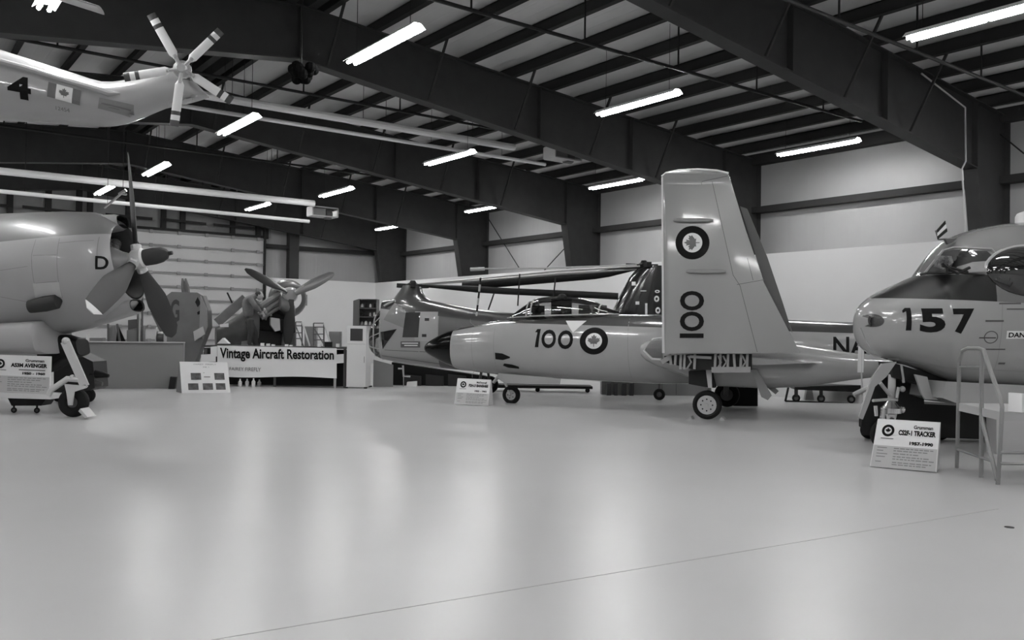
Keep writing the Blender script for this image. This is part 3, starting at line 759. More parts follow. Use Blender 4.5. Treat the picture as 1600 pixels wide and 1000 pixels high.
mk = Marks(); mk.add(RECT, *quad_px(fh, .6, 626, 533.5, 658, 543), 0); mk.add(RECT, *quad_px(fh, .6, 628, 535.5, 655, 537), 1, .004); mk.add(RECT, *quad_px(fh, .6, 632, 539, 654, 540.5), 1, .004)
mk.build('name_plate', [DGREY, MARKW], hf, -fh.b, hf, .02)
mk = Marks()
for p, q in (((592, 556), (690, 569)), ((598, 547), (719, 552))):
    P_, Q_ = fh.pw(*p, .6), fh.pw(*q, .6); mk.add(RECT, P_-Z*.008, Q_-Z*.008, P_+Z*.008, Q_+Z*.008)
mk.build('belly_seam', DGREY, hf, -fh.b, hf, .004)
# front pylon
pt = [(482, 606, 700), (472, 613, 678), (464, 618, 665), (456, 624, 660), (450, 628, 659), (446, 630, 657)]
rings = []
for y, x0, x1 in pt:
    A, C_ = fh.pw(x0, y, 0), fh.pw(x1, y, 0); o = (A+C_)/2; hl = (C_-A).length/2; w_ = .62*hl/ (fh.pw(606, 470)-fh.pw(690, 470)).length*2.2
    rings.append([o+fh.a*hl*math.cos(2*PI*k/24)+fh.b*min(.55, w_)*math.sin(2*PI*k/24) for k in range(24)])
B().loft(rings).build('front_pylon', mat('helicopter_dark_grey', 66, .3, coat=.4), t_heli, smooth=60)
# rear pylon, nearly black
pr2 = [(494, 957, 1075), (481, 959, 1072), (455, 972, 1068), (434, 983, 1063), (422, 993, 1056), (416, 1003, 1046)]
rings = []
for y, x0, x1 in pr2:
    A, C_ = fh.pw(x0, y, 0), fh.pw(x1, y, 0); o = (A+C_)/2; hl = (C_-A).length/2
    rings.append([o+fh.a*hl*math.copysign(abs(math.cos(2*PI*k/28))**.8, math.cos(2*PI*k/28))+fh.b*.34*math.sin(2*PI*k/28)*(1-.0*y) for k in range(28)])
rp = B().loft(rings).build('rear_pylon', mat('pylon_black', 30, .18, coat=.6), t_heli, smooth=60)
mk = Marks()
for x0, y0, x1, y1 in ((987, 440, 993, 446), (993, 471, 999, 476), (1008, 474, 1011.5, 492), (1001, 454, 1010, 455.2)): mk.add(RECT, *quad_px(fh, .3, x0, y0, x1, y1))
for x0, y0, x1, y1 in ((1023, 453, 1031, 458), (1022, 462, 1030, 472), (1024, 480, 1032, 490)): mk.add(disc2d(.45, 1, 12), *quad_px(fh, .3, x0, y0, x1, y1))
mk.build('rescue_markings', MARKW, rp, -fh.b, rp, .008)
# rotors
for (x, y), ends in (((645, 447), (((655, 446), (790, 455), (905, 460), (966, 463), .19), ((650, 444), (720, 438), (870, 424), (1000, 416), .045))),
                     ((1006, 416), (((998, 419), (930, 430), (800, 441), (722, 447), .23), ((995, 421), (880, 428), (760, 437), (660, 444), .07)))):
    hubp = fh.pw(x, y, 0); front = x < 800
    h = B(); h.lathe(hubp-Z*.12, Z, [(0, .09), (.1, .2), (.16, .22), (.22, .1), (.28, .07)], 14)
    for a in (0, 2.1, 4.2): h.beam(hubp+V((math.cos(a)*.1, math.sin(a)*.1, 0)), hubp+V((math.cos(a)*.5, math.sin(a)*.5, .02)), .14, .13)
    hub = h.build('rotor_head', DARK, t_heli)
    for q, e in enumerate(ends):
        pts = [fh.pw(p[0], p[1], .12*(q*2-1)+(.25 if front else -.1)) for p in e[:4]]; rg2 = []
        for i in range(10):
            f = i/9*3; j = min(2, int(f)); P_ = pts[j].lerp(pts[j+1], f-j); wz = e[4]*(.35+.65*min(1, i/2)); 
            rg2.append([P_+Z*wz*.5*math.cos(2*PI*k/8)+fh.b*(.03+.02)*math.sin(2*PI*k/8) for k in range(8)])
        B().loft(rg2).build('rotor_blade', (NAVYT if e[4] > .1 else LGREY), hub, smooth=50)
B().tube([fh.pw(735, 421, .4), fh.pw(757, 420, .4)], .05, 8).tube([fh.pw(757, 420, .4), fh.pw(850, 419, .3), fh.pw(995, 414, .1)], .025, 6).build('blade_tie_rod', LGREY, t_heli)
for x0, y0, x1, y1, st in ((751, 434, 744, 498, 1), (772, 458, 763, 484, 0), (812, 428, 809, 478, 0), (868, 434, 862, 490, 0)):
    b = B(); n = 6
    for i in range(n):
        A, C_ = fh.pw(x0, y0, .55), fh.pw(x1, y1, .55); b.k = i % 2 if st else 0
        b.tube([A.lerp(C_, i/n), A.lerp(C_, (i+1)/n)], .022 if not st else .03, 6)
    b.build('blade_crutch', [DARK, LGREY], t_heli)
# tail wheel
q = onZ(1030, 625.3); q.z = .16
wheel(t_heli, q, fh.b, .16, .1, .45, 0, DGREY)
B().tube([q, q+V((0, 0, .3)), fh.pw(1026, 586, 0)+Z*.0], .035, 6).build('tail_wheel_strut', DGREY, t_heli)
for sg in (-1, 1):
    q = fh.P(4.95, .8*sg, .26)
    wheel(t_heli, q, fh.b, .26, .15, .5, 0, DGREY)
    B().tube([q, q-fh.b*.4*sg+Z*.55], .04, 6).build('main_gear_strut', DGREY, t_heli)
#PART4
# ------------------------------------------------------------------ patrol aircraft nose at the right
nt0 = at(1343, 503, 14.0)
ft = Frame((nt0.x, nt0.y, 0), -(rr*.985+fw*.17))
t_tr = thing('patrol_airplane', 'rounded nose of the grey aircraft numbered 157 with bulging side window, at the right edge', 'airplane', (nt0.x, nt0.y, 0))
TRK = two_tone('patrol_paint', 148, 108, [above(ft, (1370, 463), (1540, 472), .6)], .18, .7)
n1, c1_ = above(ft, (1370, 463), (1540, 472), .6); n2, c2_ = above(ft, (1445, 427), (1545, 432), .5)
q = ft.pw(1540, 450, .6)
third_tone(TRK, 30, [(n1, c1_), (-n2, -c2_), (ft.a, ft.a.dot(q))])
pr = smoothp([(1343.2, 496, 511), (1345, 486, 522), (1350, 476, 536), (1360, 466, 549), (1378, 455, 559), (1405, 443, 567), (1432, 431, 576), (1444, 427, 581), (1460, 402, 588), (1478, 378, 595), (1500, 365, 600), (1545, 353, 604), (1600, 347, 607), (1700, 344, 610), (1850, 346, 612)], 3)
wt = []
for i in range(len(pr)):
    u_ = i/(len(pr)-1)*14
    tab_ = [.06, .2, .33, .46, .6, .72, .8, .82, .83, .84, .86, .9, .93, .95, .95]
    j = min(13, int(u_)); wt.append(tab_[j]+(tab_[j+1]-tab_[j])*(u_-j))
tf = B().loft(hull(ft, pr, wt, 0, 48, 2.05, 2.5)).build('fuselage', TRK, t_tr, smooth=60)
mk = Marks()
PANE = ([(0, 0), (.27, .87), (.42, .98), (.95, .92), (1, .66), (.88, .02), (.5, .06)], [(0, 1, 2, 3, 4, 5, 6)])
mk.add(PANE, *quad_px(ft, .6, 1447, 389, 1546, 427), 0); mk.add(poly2d([(0, 0), (.15, .55), (.5, .9), (1, 1), (.85, .0)]), *quad_px(ft, .6, 1493, 408, 1540, 426), 1, .006)
mk.add(poly2d([(0, .2), (.1, 1), (.9, .95), (1, .5), (.5, 0)]), *quad_px(ft, .6, 1458, 399, 1490, 421), 1, .005)
mk.build('windscreen', [mat('windscreen_glass', 56, .04, coat=1), mat('dashboard_seen_through_glass', 128, .15, coat=.5)], tf, -ft.b, tf, .012)
b = B()
ws = [ft.pw(x, y, .55) for x, y in ((1444, 428), (1474, 391), (1490, 387), (1520, 387.5), (1545, 390), (1549, 403), (1538, 428))]
bv = BVHTree.FromPolygons([v.co for v in tf.data.vertices], [tuple(p.vertices) for p in tf.data.polygons])
def onhull(p, d, off=.02):
    h = bv.ray_cast(p-d*3, d, 8)[0]; return (h-d*off) if h else p
b.tube([onhull(p, -ft.b, .012) for p in ws], .022, 6); b.build('windscreen_frame', mat('frame_grey', 118, .4), tf)
# bulged side window
cb_ = onhull(ft.pw(1597, 428, .6), -ft.b, -.12)
b = B(); rings = []
for i in range(9):
    t_ = PI/2*i/8
    rings.append([cb_+ft.a*.78*math.cos(t_)*math.cos(2*PI*k/36)+Z*.44*math.cos(t_)*math.sin(2*PI*k/36)+ft.b*.36*math.sin(t_) for k in range(36)])
bub = B().loft(rings, True, True).build('bulged_window', mat('bulged_dark_glass', 34, .03, coat=1), t_tr, smooth=60)
B().tube([p for p in rings[0]]+[rings[0][0]], .03, 6).build('window_rim', GREYP, bub)
# numbers and stencils
mk = Marks()
mk.add(([(.2, 0), (.85, 0), (1, 1), (.45, 1)], [(0, 1, 2, 3)]), *quad_px(ft, .6, 1412.5, 481, 1423, 516.5)); mk.add(poly2d([(0, 0), (1, .5), (1, 1), (.6, 1), (0, .5)]), *quad_px(ft, .6, 1412.5, 481, 1419, 489))
f5 = text2d('5', .045); f7 = text2d('7', .045)
mk.add(f5, *quad_px(ft, .6, 1432, 482, 1465, 519.5)); mk.add(f7, *quad_px(ft, .6, 1476, 482.5, 1506, 521.5))
mk.build('number_marking', INK, tf, -ft.b, tf, .006)
mk = Marks()
mk.add(RECT, *quad_px(ft, .9, 1576, 517, 1640, 529.5), 0); mk.add(text2d('DANGER', .03), *quad_px(ft, .9, 1579, 519.5, 1625, 527.5), 1, .004)
mk.build('danger_plate', [MARKW, INK], tf, -ft.b, tf, .008)
mk = Marks(); mk.add(disc2d(.86, 1), *quad_px(ft, .9, 1543, 517, 1564, 537)); mk.add(RECT, *quad_px(ft, .9, 1536, 527, 1561, 529))
for x0, y0, x1, y1 in ((1540, 500, 1567, 503), (1560, 473, 1592, 475.5), (1536, 545, 1574, 547), (1571, 482, 1600, 484), (1570, 567, 1580, 570)): mk.add(RECT, *quad_px(ft, .85, x0, y0, x1, y1))
mk.build('stencil_marks', DGREY, tf, -ft.b, tf, .006)
mk = Marks(); mk.add(disc2d(0, 1), *quad_px(ft, .3, 1356, 491, 1374, 511)); mk.build('nose_lamp', mat('lamp_lens', 60, .35), tf, -ft.b, tf, .01)
mk = Marks()
for pp in (((1345, 512), (1352, 530), (1362, 548)), ((1540, 472), (1540, 540), (1545, 600)), ((1400, 560), (1480, 575), (1600, 580))):
    for a_, c_ in zip(pp, pp[1:]):
        P_, Q_ = ft.pw(*a_, .5), ft.pw(*c_, .5); d = (Q_-P_).normalized(); nn = ft.b.cross(d)*.005; mk.add(RECT, P_-nn, Q_-nn, P_+nn, Q_+nn)
mk.build('panel_seams', MGREY, tf, -ft.b, tf, .003)
# wiper, mast with striped plate, roof dome
b = B(); b.tube([ft.pw(x, y, .75) for x, y in ((1438, 429), (1447, 427), (1500, 426), (1540, 430))], .02, 6)
b.tube([ft.pw(x, y, .95) for x, y in ((1472, 411), (1484, 421), (1496, 427), (1515, 418))], .025, 6).tube([ft.pw(1480, 413, .95), ft.pw(1480, 429, .95)], .018, 6).tube([ft.pw(1472, 415, .95), ft.pw(1512, 425, .95)], .022, 6)
b.build('windscreen_wiper', DARK, t_tr)
mp = ft.pw(1463, 372, .2)
m_ = B().tube([ft.pw(1462, 360, .2), ft.pw(1466, 374, .2), ft.pw(1491, 373, .2)], .014, 6).prism([ft.pw(x, y, .2) for x, y in ((1474, 374), (1493, 373), (1484, 380), (1478, 382))], ft.b*.05).build('antenna_mast', DGREY, t_tr)
b = B()
for k, (x0, x1, y0, y1) in enumerate(((1463.5, 1476, 359, 345), (1463.5, 1477, 364, 351), (1464, 1478.5, 369, 357))):
    b.k = 1 if k != 1 else 0
    b.prism([ft.pw(x0, y0, .2), ft.pw(x1, y1, .2), ft.pw(x1+.6, y1+5, .2), ft.pw(x0+.3, y0+5, .2)], ft.b*.02)
b.build('striped_plate', [MARKW, DARK], m_, smooth=0)
q = ft.pw(1612, 350, 0)
B().lathe(q-Z*.1, Z, [(0, .25), (.22, .25), (.28, .22), (.32, .12), (.33, .01)], 24).build('roof_dome', LGREY, t_tr)
# nose gear
b = B().prism([ft.pw(x, y, .35) for x, y in ((1399, 565), (1376, 568), (1360, 591), (1348, 628), (1340, 652), (1346, 655), (1356, 630), (1365, 604), (1383, 588))], ft.b*.04).build('gear_door', GREYP, t_tr, smooth=0)
b = B().prism([ft.pw(x, y, .3) for x, y in ((1430, 585), (1449, 589), (1456, 616), (1466, 625), (1446, 624), (1440, 614))], -ft.b*.04).build('gear_door', GREYP, t_tr, smooth=0)
b = B().prism([ft.pw(x, y, .1) for x, y in ((1392, 566), (1480, 592), (1478, 600), (1455, 604), (1430, 598), (1396, 590))], -ft.b*.35).build('wheel_bay', DARK, t_tr, smooth=0)
b = B(); b.tube([ft.pw(1394, 585, 0), ft.pw(1393, 625, 0)], .06, 12).tube([ft.pw(1408, 570, .1), ft.pw(1412, 598, .1)], .022, 6).tube([ft.pw(1375, 598, .2), ft.pw(1391, 618, .05)], .03, 6).tube([ft.pw(1364, 626, .2), ft.pw(1390, 624, .05), ft.pw(1402, 625, .05)], .025, 6)
b.tube([ft.pw(1404, 605, .1), ft.pw(1401, 622, .1)], .025, 6).ball(ft.pw(1410, 608, .05), .05, 8)
b.build('nose_gear_leg', LGREY, t_tr)
b = B(); q = ft.pw(1392, 645, 0); b.lathe(q, Z, [(-.14, .07), (-.02, .1), (0, .17), (.08, .17), (.12, .12), (.2, .06)], 16); b.tube([ft.pw(1378, 656, .1), ft.pw(1380, 640, .1)], .045, 8).tube([ft.pw(1369, 650, .1), ft.pw(1368, 634, .1)], .03, 8).ball(ft.pw(1409, 640, .05), .06, 8)
b.build('steering_collar', CHROME, t_tr)
for sg in (-1, 1):
    q = ft.P(ft.px(1390, 660)[0], .14*sg, .25); wheel(t_tr, q, ft.b, .25, .12, .5, 0, DGREY)
B().prism([ft.pw(x, y, .55) for x, y in ((1478, 596), (1640, 604), (1640, 634), (1500, 632), (1473, 622))], -ft.b*1.1).build('belly_fairing', GREYP, t_tr, smooth=0)
B().prism([ft.pw(x, y, -.3) for x, y in ((1399, 568), (1366, 606), (1347, 655), (1346, 666), (1425, 668), (1445, 640), (1442, 600))], -ft.b*.05).build('far_gear_door_shaded', DARK, t_tr, smooth=0)  # far door of the gear, its shade put into the dark colour
# black cart under the nose and pale one beside it
q0 = onZ(1365, 689); fc = Frame((q0.x, q0.y, 0), -rr)
t = thing('equipment_cart', 'long black box-shaped cart standing on the floor under the nose of aircraft 157', 'cart', q0)
b = B().prism([fc.pw(x, y) for x, y in ((1342, 655), (1425, 630), (1500, 634), (1640, 640), (1640, 690), (1346, 680), (1345, 668), (1342, 666))], (V((ray(1342, 660).x, ray(1342, 660).y, 0))).normalized()*.6)
b.build('body', mat('cart_black', 14, .6), t, smooth=0)
for x in (1358, 1470, 1600):
    q = onP(x, 684, q0-fc.b*.3, fc.b); q.z = .16; wheel(t, q, fc.b, .16, .1, .5, 0, DARK)
# wind sock like tag on a stick and its tow arm
q0 = onZ(1349, 676); fq = Frame((q0.x, q0.y, 0), -rr)
t = thing('streamer_pole', 'thin pole with a hanging white tag left of the nose of aircraft 157', 'pole', q0)
B().tube([q0, fq.pw(1346, 580), fq.pw(1346, 541)], .014, 6).tube([fq.pw(1343, 541), fq.pw(1356, 541.5)], .012, 6).build('pole', LGREY, t)
B().prism([fq.pw(x, y) for x, y in ((1341, 541), (1350, 541), (1348.5, 582), (1339.5, 582))], fq.b*.012).build('tag', WHITE, t, smooth=0)
B().tube([fq.pw(1334, 617, .05), fq.pw(1352, 608, .05), fq.pw(1370, 600, .05)], .05, 8).build('tow_arm', LGREY, t)

# ------------------------------------------------------------------ piston aircraft at the left
KA = 1.437; hubp = at(214, 405, 19.4)
vv = ray(200, 410); vv.z = 0; vv.normalize(); rp_ = V((vv.y, -vv.x, 0)); ah = rp_*.906-vv*.423; ah.z = 0; ah.normalize(); aa = ah*math.cos(math.radians(11))+Z*math.sin(math.radians(11))
fa = Frame(hubp, aa, Z, KA)
t_av = thing('piston_airplane', 'grey propeller aircraft marked D with dark three-blade propeller, cut by the left edge', 'airplane', (hubp.x, hubp.y, 0))
AV = two_tone('piston_aircraft_paint', 152, 104, [above(fa, (0, 380), (150, 364), .7)], .38, .2)
st = [(-.13, .58, .62, .58), (-.17, .64, .69, .64), (-.28, .72, .78, .72), (-.52, .84, .88, .83), (-.95, .93, .94, .90), (-1.4, 1.0, .96, .93), (-1.9, 1.07, .95, .94), (-2.5, 1.15, .93, .93), (-3.3, 1.26, .9, .92), (-4.4, 1.2, .85, .8), (-6.5, .8, .5, .45)]
rings = [section(fa.P(s, 0, 0), fa.b, fa.n, u_*KA, d_*KA, h_*KA, 44, 2.0) for s, u_, d_, h_ in st]
af = B().loft(rings, False, True).build('fuselage', AV, t_av, smooth=60)
b = B(); b.loft([section(fa.P(s, 0, 0), fa.b, fa.n, r_*KA, r_*1.03*KA, r_*KA, 44, 2) for s, r_ in ((-.13, .58), (-.2, .555), (-.4, .55), (-.8, .55))], False, True); b.build('cowling_interior', mat('cowling_interior_paint', 60, .5), af)
b = B()
for i in range(9):
    a_ = 2*PI*i/9+.2; d = fa.b*math.cos(a_)+fa.n*math.sin(a_); c = fa.P(-.45, 0, 0)+d*.2*KA
    b.lathe(c, d, [(j*.03*KA, (.085 if j % 2 else .1)*KA) for j in range(11)], 12)
b.build('engine_cylinders', DGREY, af)
B().lathe(fa.P(-.55, 0, 0), aa, [(h*KA, r*KA) for h, r in [(0, .28), (.2, .26), (.35, .16), (.48, .1), (.56, .09)]], 20).build('gear_case', mat('engine_grey', 150, .35), af)
for zc, sg, w_ in ((.62, 1, .2), (-.72, -1, .26)):
    b = B(); rgs = [section(fa.P(s, 0, zc+dz), fa.b, fa.n, h_*KA, h_*KA, w_*k_*KA, 24, 2.6) for s, dz, h_, k_ in ((-.12, 0, .1, 1), (-.2, .0, .13, 1.1), (-.7, .03*sg, .16, 1.2), (-1.2, .06*sg, .1, .9))]
    b.loft(rgs, False, True); o_ = b.build('air_scoop', mat('scoop_grey', 150, .35), af)
    b = B(); c = fa.P(-.12, 0, zc); b.loft([rgs[0], [c+(p-c)*.82-aa*.014 for p in rgs[0]], [c+(p-c)*.75-aa*.55 for p in rgs[0]]], False, True); b.build('scoop_interior', BLACK, o_)
b = B()
mk = Marks()
mk.add(text2d('D', .02), *quad_px(fa, .7, 150.5, 400, 166, 421)); mk.build('letter_marking', INK, af, -fa.b, af, .012)
mk = Marks()
def ln(fr, l, p, q, wd): P_, Q_ = fr.pw(*p, l), fr.pw(*q, l); d = (Q_-P_).normalized(); nn = fr.b.cross(d)*wd; mk.add(RECT, P_-nn, Q_-nn, P_+nn, Q_+nn)
for p, q in (((57, 374), (55, 400)), ((55, 400), (60, 455)), ((60, 455), (66, 466)), ((92, 372), (95, 465)), ((145, 368), (147, 400)), ((57, 400), (92, 399)), ((60, 443), (92, 440)), ((0, 425), (50, 417)), ((0, 463), (45, 472)), ((66, 466), (90, 463)), ((0, 507), (52, 500)), ((92, 380), (140, 374))): ln(fa, .8, p, q, .005)
mk.build('panel_seams', MGREY, af, -fa.b, af, .003)
mk = Marks(); mk.add(([(0, 0), (.9, .08), (1, .1), (1, 1), (0, .9)], [(0, 1, 2, 3, 4)]), *quad_px(fa, .8, 57, 441, 95, 466)); mk.build('cowl_flap', mat('cowl_flap_grey', 168, .35), af, -fa.b, af, .012)
bva = BVHTree.FromPolygons([v.co for v in af.data.vertices], [tuple(p.vertices) for p in af.data.polygons])
def onav(px_, py_, off=.02):
    p = fa.pw(px_, py_, .8); h = bva.ray_cast(p+fa.b*4, -fa.b, 12)[0]; return (h+fa.b*off) if h else p
e1, e2 = onav(88, 471, .05), onav(54, 478, .08)
b = B(); b.tube([e1+aa*.09, e1, e1.lerp(e2, .5), e2, e2-aa*.09], [.04, .155, .17, .15, .14], 16); b.build('exhaust_pipe', mat('burnt_exhaust', 32, .6), t_av)
rg_ = []
for x, yt, yb, lw in ((54, 502, 555, .5), (50, 501, 556, .56), (20, 503, 556, .6), (-80, 508, 558, .62)):
    st_, zt2 = fa.px(x, yt, .8); _, zb2 = fa.px(x, yb, .8); c = fa.P(st_, .32, (zt2+zb2)/2)
    rg_.append(section(c, fa.b, fa.n, (zt2-zb2)/2*KA, (zt2-zb2)/2*KA, lw*KA, 28, 5))
B().loft(rg_).build('wing_root', mat('wing_root_paint', 158, .5), t_av, smooth=50)
rg_ = []
for x, yt, yb, lw in ((48, 500, 586, .3), (62, 512, 580, .3), (84, 522, 566, .28), (112, 530, 556, .2)):
    st_, zt2 = fa.px(x, yt, .3); _, zb2 = fa.px(x, yb, .3); rg_.append(section(fa.P(st_, 0, (zt2+zb2)/2), fa.b, fa.n, (zt2-zb2)/2*KA, (zt2-zb2)/2*KA, lw*KA, 20, 4))
B().loft(rg_).build('wheel_bay', BLACK, t_av, smooth=50)
# propeller
tips = [(200, 240), (141, 486), (272, 524)]
pm = mat('propeller_grey', 54, .65, spec=.25)
hb = B(); hb.lathe(fa.P(-.1, 0, 0), aa, [(h*KA, r*KA) for h, r in [(0, .1), (.05, .15), (.2, .16), (.26, .1)]], 20)
for x, y in tips:
    T = onP(x, y, hubp, aa); d = (T-hubp).normalized(); hb.tube([hubp, hubp+d*.33], .117, 12)
    for s in (-1, 1): hb.ball(hubp+d*.28+aa.cross(d)*.1*s, .048, 6)
hub_o = hb.build('propeller_hub', mat('hub_pale', 205, .4), t_av)
B().lathe(fa.P(.1, 0, 0), aa, [(h*KA, r*KA) for h, r in [(0, .13), (.18, .135), (.3, .12), (.38, .08), (.41, .035), (.47, .03)]], 20).build('hub_dome', pm, hub_o)
be = math.radians(27)
for x, y in tips:
    T = onP(x, y, hubp, aa); d = (T-hubp).normalized(); ch = aa.cross(d)*math.cos(be)+aa*math.sin(be)
    rg_ = blade(hubp+d*.25, T, ch, .165, .54, .40, .09, 14, .25)
    b = B(); b.k = 0; b.loft(rg_[:13]); b.k = 1; b.loft(rg_[12:]); b.build('blade', [pm, OFFW if x < 150 else pm], hub_o, smooth=50)
# wheel on its leg behind the sign
cw = onZ(115, 651.5); cw.z = .3; fw_ = Frame((cw.x, cw.y, 0), rr)
wheel(t_av, cw, fw_.b, .3, .2, .35, 0, DGREY, 'main_wheel')
b = B(); l0 = .17
b.beam(fw_.pw(101, 534, l0), fw_.pw(131, 602, l0), .1, .12); b.beam(fw_.pw(107, 533, l0+.05), fw_.pw(137, 602, l0+.05), .03, .06)
b.prism([fw_.pw(x, y, l0) for x, y in ((102, 600), (138, 603), (136, 606), (117, 612), (114, 633), (108, 633), (105, 612))], fw_.b*.04)
b.tube([fw_.pw(124, 593, l0), fw_.pw(105, 592, l0), fw_.pw(80, 609, l0), fw_.pw(76, 618, l0)], .06, 8)
b.ball(fw_.pw(113, 590, l0), .06, 8).ball(fw_.pw(103, 533, l0), .08, 8)
b.build('main_gear_leg', mat('gear_leg_white', 190, .4), t_av)
tag(B().prism([fw_.pw(x, y, .1) for x, y in ((136, 640), (139, 636), (150, 649), (146, 650))], fw_.b*.35).build('wheel_chock', LGREY, smooth=0), 'pale wheel chock against the tyre beside the sign at the left edge', 'chock')

# ------------------------------------------------------------------ helicopter tail, upper left
qo = at(283, 112, 13.0); fs = Frame((qo.x, qo.y, 0), rr*.985+fw*.17)
t_sk = thing('helicopter_tail', 'pale helicopter tail boom with a flag and the digit 4, white five-blade tail rotor', 'helicopter', (qo.x, qo.y, 0))
SK = mat('helicopter_tail_paint', 152, .28, coat=.5)
pr = smoothp([(-160, 28, 182), (-60, 60, 184), (0, 79, 187), (60, 98, 190.5), (120, 117, 195), (162, 129.5, 197), (195, 127, 193), (228, 121.5, 181), (258, 112, 169), (280, 109, 165), (300, 124, 160), (314, 138, 156), (325, 149, 152)], 2)
sf = B().loft(hull(fs, pr, [max(.02, .46*(1-i/26)+.04) for i in range(len(pr))], 0, 36, 2.4)).build('tail_boom', SK, t_sk, smooth=60)
mk = Marks(); P4 = text2d('4', .05)
mk.add(P4, fs.pw(12, 151, .4), fs.pw(48, 157, .4), fs.pw(12, 116, .4), fs.pw(48, 122, .4)); mk.build('number_marking', INK, sf, -fs.b, sf, .006)
mk = Marks(); c = [fs.pw(72.5, 150, .4), fs.pw(122.5, 163, .4), fs.pw(75, 127, .4), fs.pw(125, 140, .4)]
def sub(c, x0, x1, y0=0, y1=1):
    f = lambda x, y: c[0]*(1-x)*(1-y)+c[1]*x*(1-y)+c[2]*(1-x)*y+c[3]*x*y
    return f(x0, y0), f(x1, y0), f(x0, y1), f(x1, y1)
mk.add(RECT, *sub(c, 0, .25), 1); mk.add(RECT, *sub(c, .25, .75), 0); mk.add(RECT, *sub(c, .75, 1), 1); mk.add(leaf2d(.9), *sub(c, .3, .7, .1, .9), 1, .004)
mk.build('flag_marking', [MARKW, MARKG], sf, -fs.b, sf, .008)
mk = Marks(); mk.add(text2d('12454', 0), fs.pw(84, 169, .4), fs.pw(105, 173, .4), fs.pw(84.5, 164, .4), fs.pw(105.5, 167.5, .4)); mk.build('serial_marking', MARKG, sf, -fs.b, sf, .006)
mk = Marks(); c = [fs.pw(150, 167, .4), fs.pw(202, 178, .4), fs.pw(153, 150, .4), fs.pw(205, 160, .4)]
mk.add(RECT, *sub(c, 0, 1), 0); mk.add(RECT, *sub(c, .08, .92, .45, .58), 1, .004); mk.add(RECT, *sub(c, .3, .6, .3, .36), 1, .004); mk.build('warning_plate', [mat('plate_grey', 118, .5), MARKG], sf, -fs.b, sf, .008)
bvs = BVHTree.FromPolygons([v.co for v in sf.data.vertices], [tuple(p.vertices) for p in sf.data.polygons])
def onsk(x, y, off=.0):
    p = fs.pw(x, y, .4); h = bvs.ray_cast(p+fs.b*3, -fs.b, 8)[0]; return (h+fs.b*off) if h else p
B().tube([onsk(x, y) for x, y in ((-60, 78), (0, 96), (40, 106), (100, 124), (150, 138), (166, 143), (184, 142.5))], [.05]*6+[.01], 10).build('spine_highlight', mat('spine_highlight_pale', 160, .25, coat=.6), sf)  # pale raised strip builds in the highlight along the spine crease
mk = Marks(); mk.add(RECT, fs.pw(265, 168, .3), fs.pw(300, 158, .3), fs.pw(265, 112, .3), fs.pw(297, 116, .3)); mk.build('gearbox_cover', mat('cover_grey', 150, .35), sf, -fs.b, sf, .006)
hp = fs.pw(284, 107, .42)
rb = B().lathe(hp-fs.b*.3, fs.b, [(0, .07), (.2, .08), (.22, .13), (.28, .13), (.3, .08), (.36, .06)], 16)
for (x, y) in ((236, 22), (345, 48), (362, 158), (272, 197), (194, 121)):
    T = onP(x, y, hp, fs.b); d = (T-hp).normalized(); rb.tube([hp, hp+d*.22], .03, 8); rb.box(hp+d*.18, (.05, .05, .05))
rh = rb.build('tail_rotor_hub', LGREY, t_sk)
for i, (x, y) in enumerate(((236, 22), (345, 48), (362, 158), (272, 197), (194, 121))):
    T = onP(x, y, hp, fs.b); d = (T-hp).normalized(); L = (T-hp).length; x_ = d.cross(fs.b)
    b = B()
    for f0, f1, k in ((.2, .28, 0), (.28, .74, 0), (.74, .81, 1), (.81, .90, 0), (.90, 1, 1)):
        b.k = k; r0, r1 = (.03, .065) if f1 == .28 else (.065, .065)
        b.loft([[hp+d*L*f+x_*r_*math.cos(2*PI*j/10)+fs.b*.014*math.sin(2*PI*j/10) for j in range(10)] for f, r_ in ((f0, r0), (f1, r1))], f0 == .2, f1 == 1)
    b.build('tail_rotor_blade', [mat('rotor_blade_white', 222, .4), mat('blade_band', 60, .4)], rh, smooth=50)
A, C_ = fs.pw(158, 16, .9), fs.pw(70, -12, .9)
d = (C_-A).normalized(); B().loft([[A+d*s+Z*.035*math.cos(2*PI*j/10)+fs.b*.16*math.sin(2*PI*j/10) for j in range(10)] for s in (0, .05, 2.5)]).build('main_rotor_blade', mat('rotor_blade_grey', 150, .4), t_sk)
for x in (-140, -70):
    p = fs.pw(x, 60, 0); B().tube([p, V((p.x, p.y, ztop(p.x)+.2))], .02, 6).build('suspension_cable', DARK, t_sk)

# ------------------------------------------------------------------ aircraft under restoration behind the bench
o = at(455, 461, 30.5); an = -fw*.88+rr*.475; an.z = 0; ff = Frame((o.x, o.y, 0), rr*.9+fw*.43)
t_ff = thing('dismantled_airplane', 'stripped dark aircraft with bare engine and three-blade propeller behind the banner table', 'airplane', (o.x, o.y, 0))
FM = mat('primer_dark_grey', 74, .5, var=.2, scale=3); FM2 = mat('bare_grey_skin', 96, .4, var=.15)
b = B(); b.loft(hull(ff, [(337, 511, 540), (350, 506, 541), (375, 490, 541), (392, 474, 538), (402, 470, 532)], [.3, .4, .5, .55, .5], 0, 20, 2.5)); b.build('fuselage', FM, t_ff)
b = B(); b.beam(ff.pw(339, 504, .5), ff.pw(383, 466, .5), .25, .3, Z); b.build('cockpit_spine', FM2, t_ff)
B().tube([ff.pw(355, 457, .3), ff.pw(366, 480, .3)], .03, 6).build('antenna', DARK, t_ff)
B().prism([ff.pw(x, y, .65) for x, y in ((343, 507), (357, 505), (357, 511), (344, 511))], ff.b*.02).build('bright_plate', WHITE, t_ff, smooth=0)
b = B()
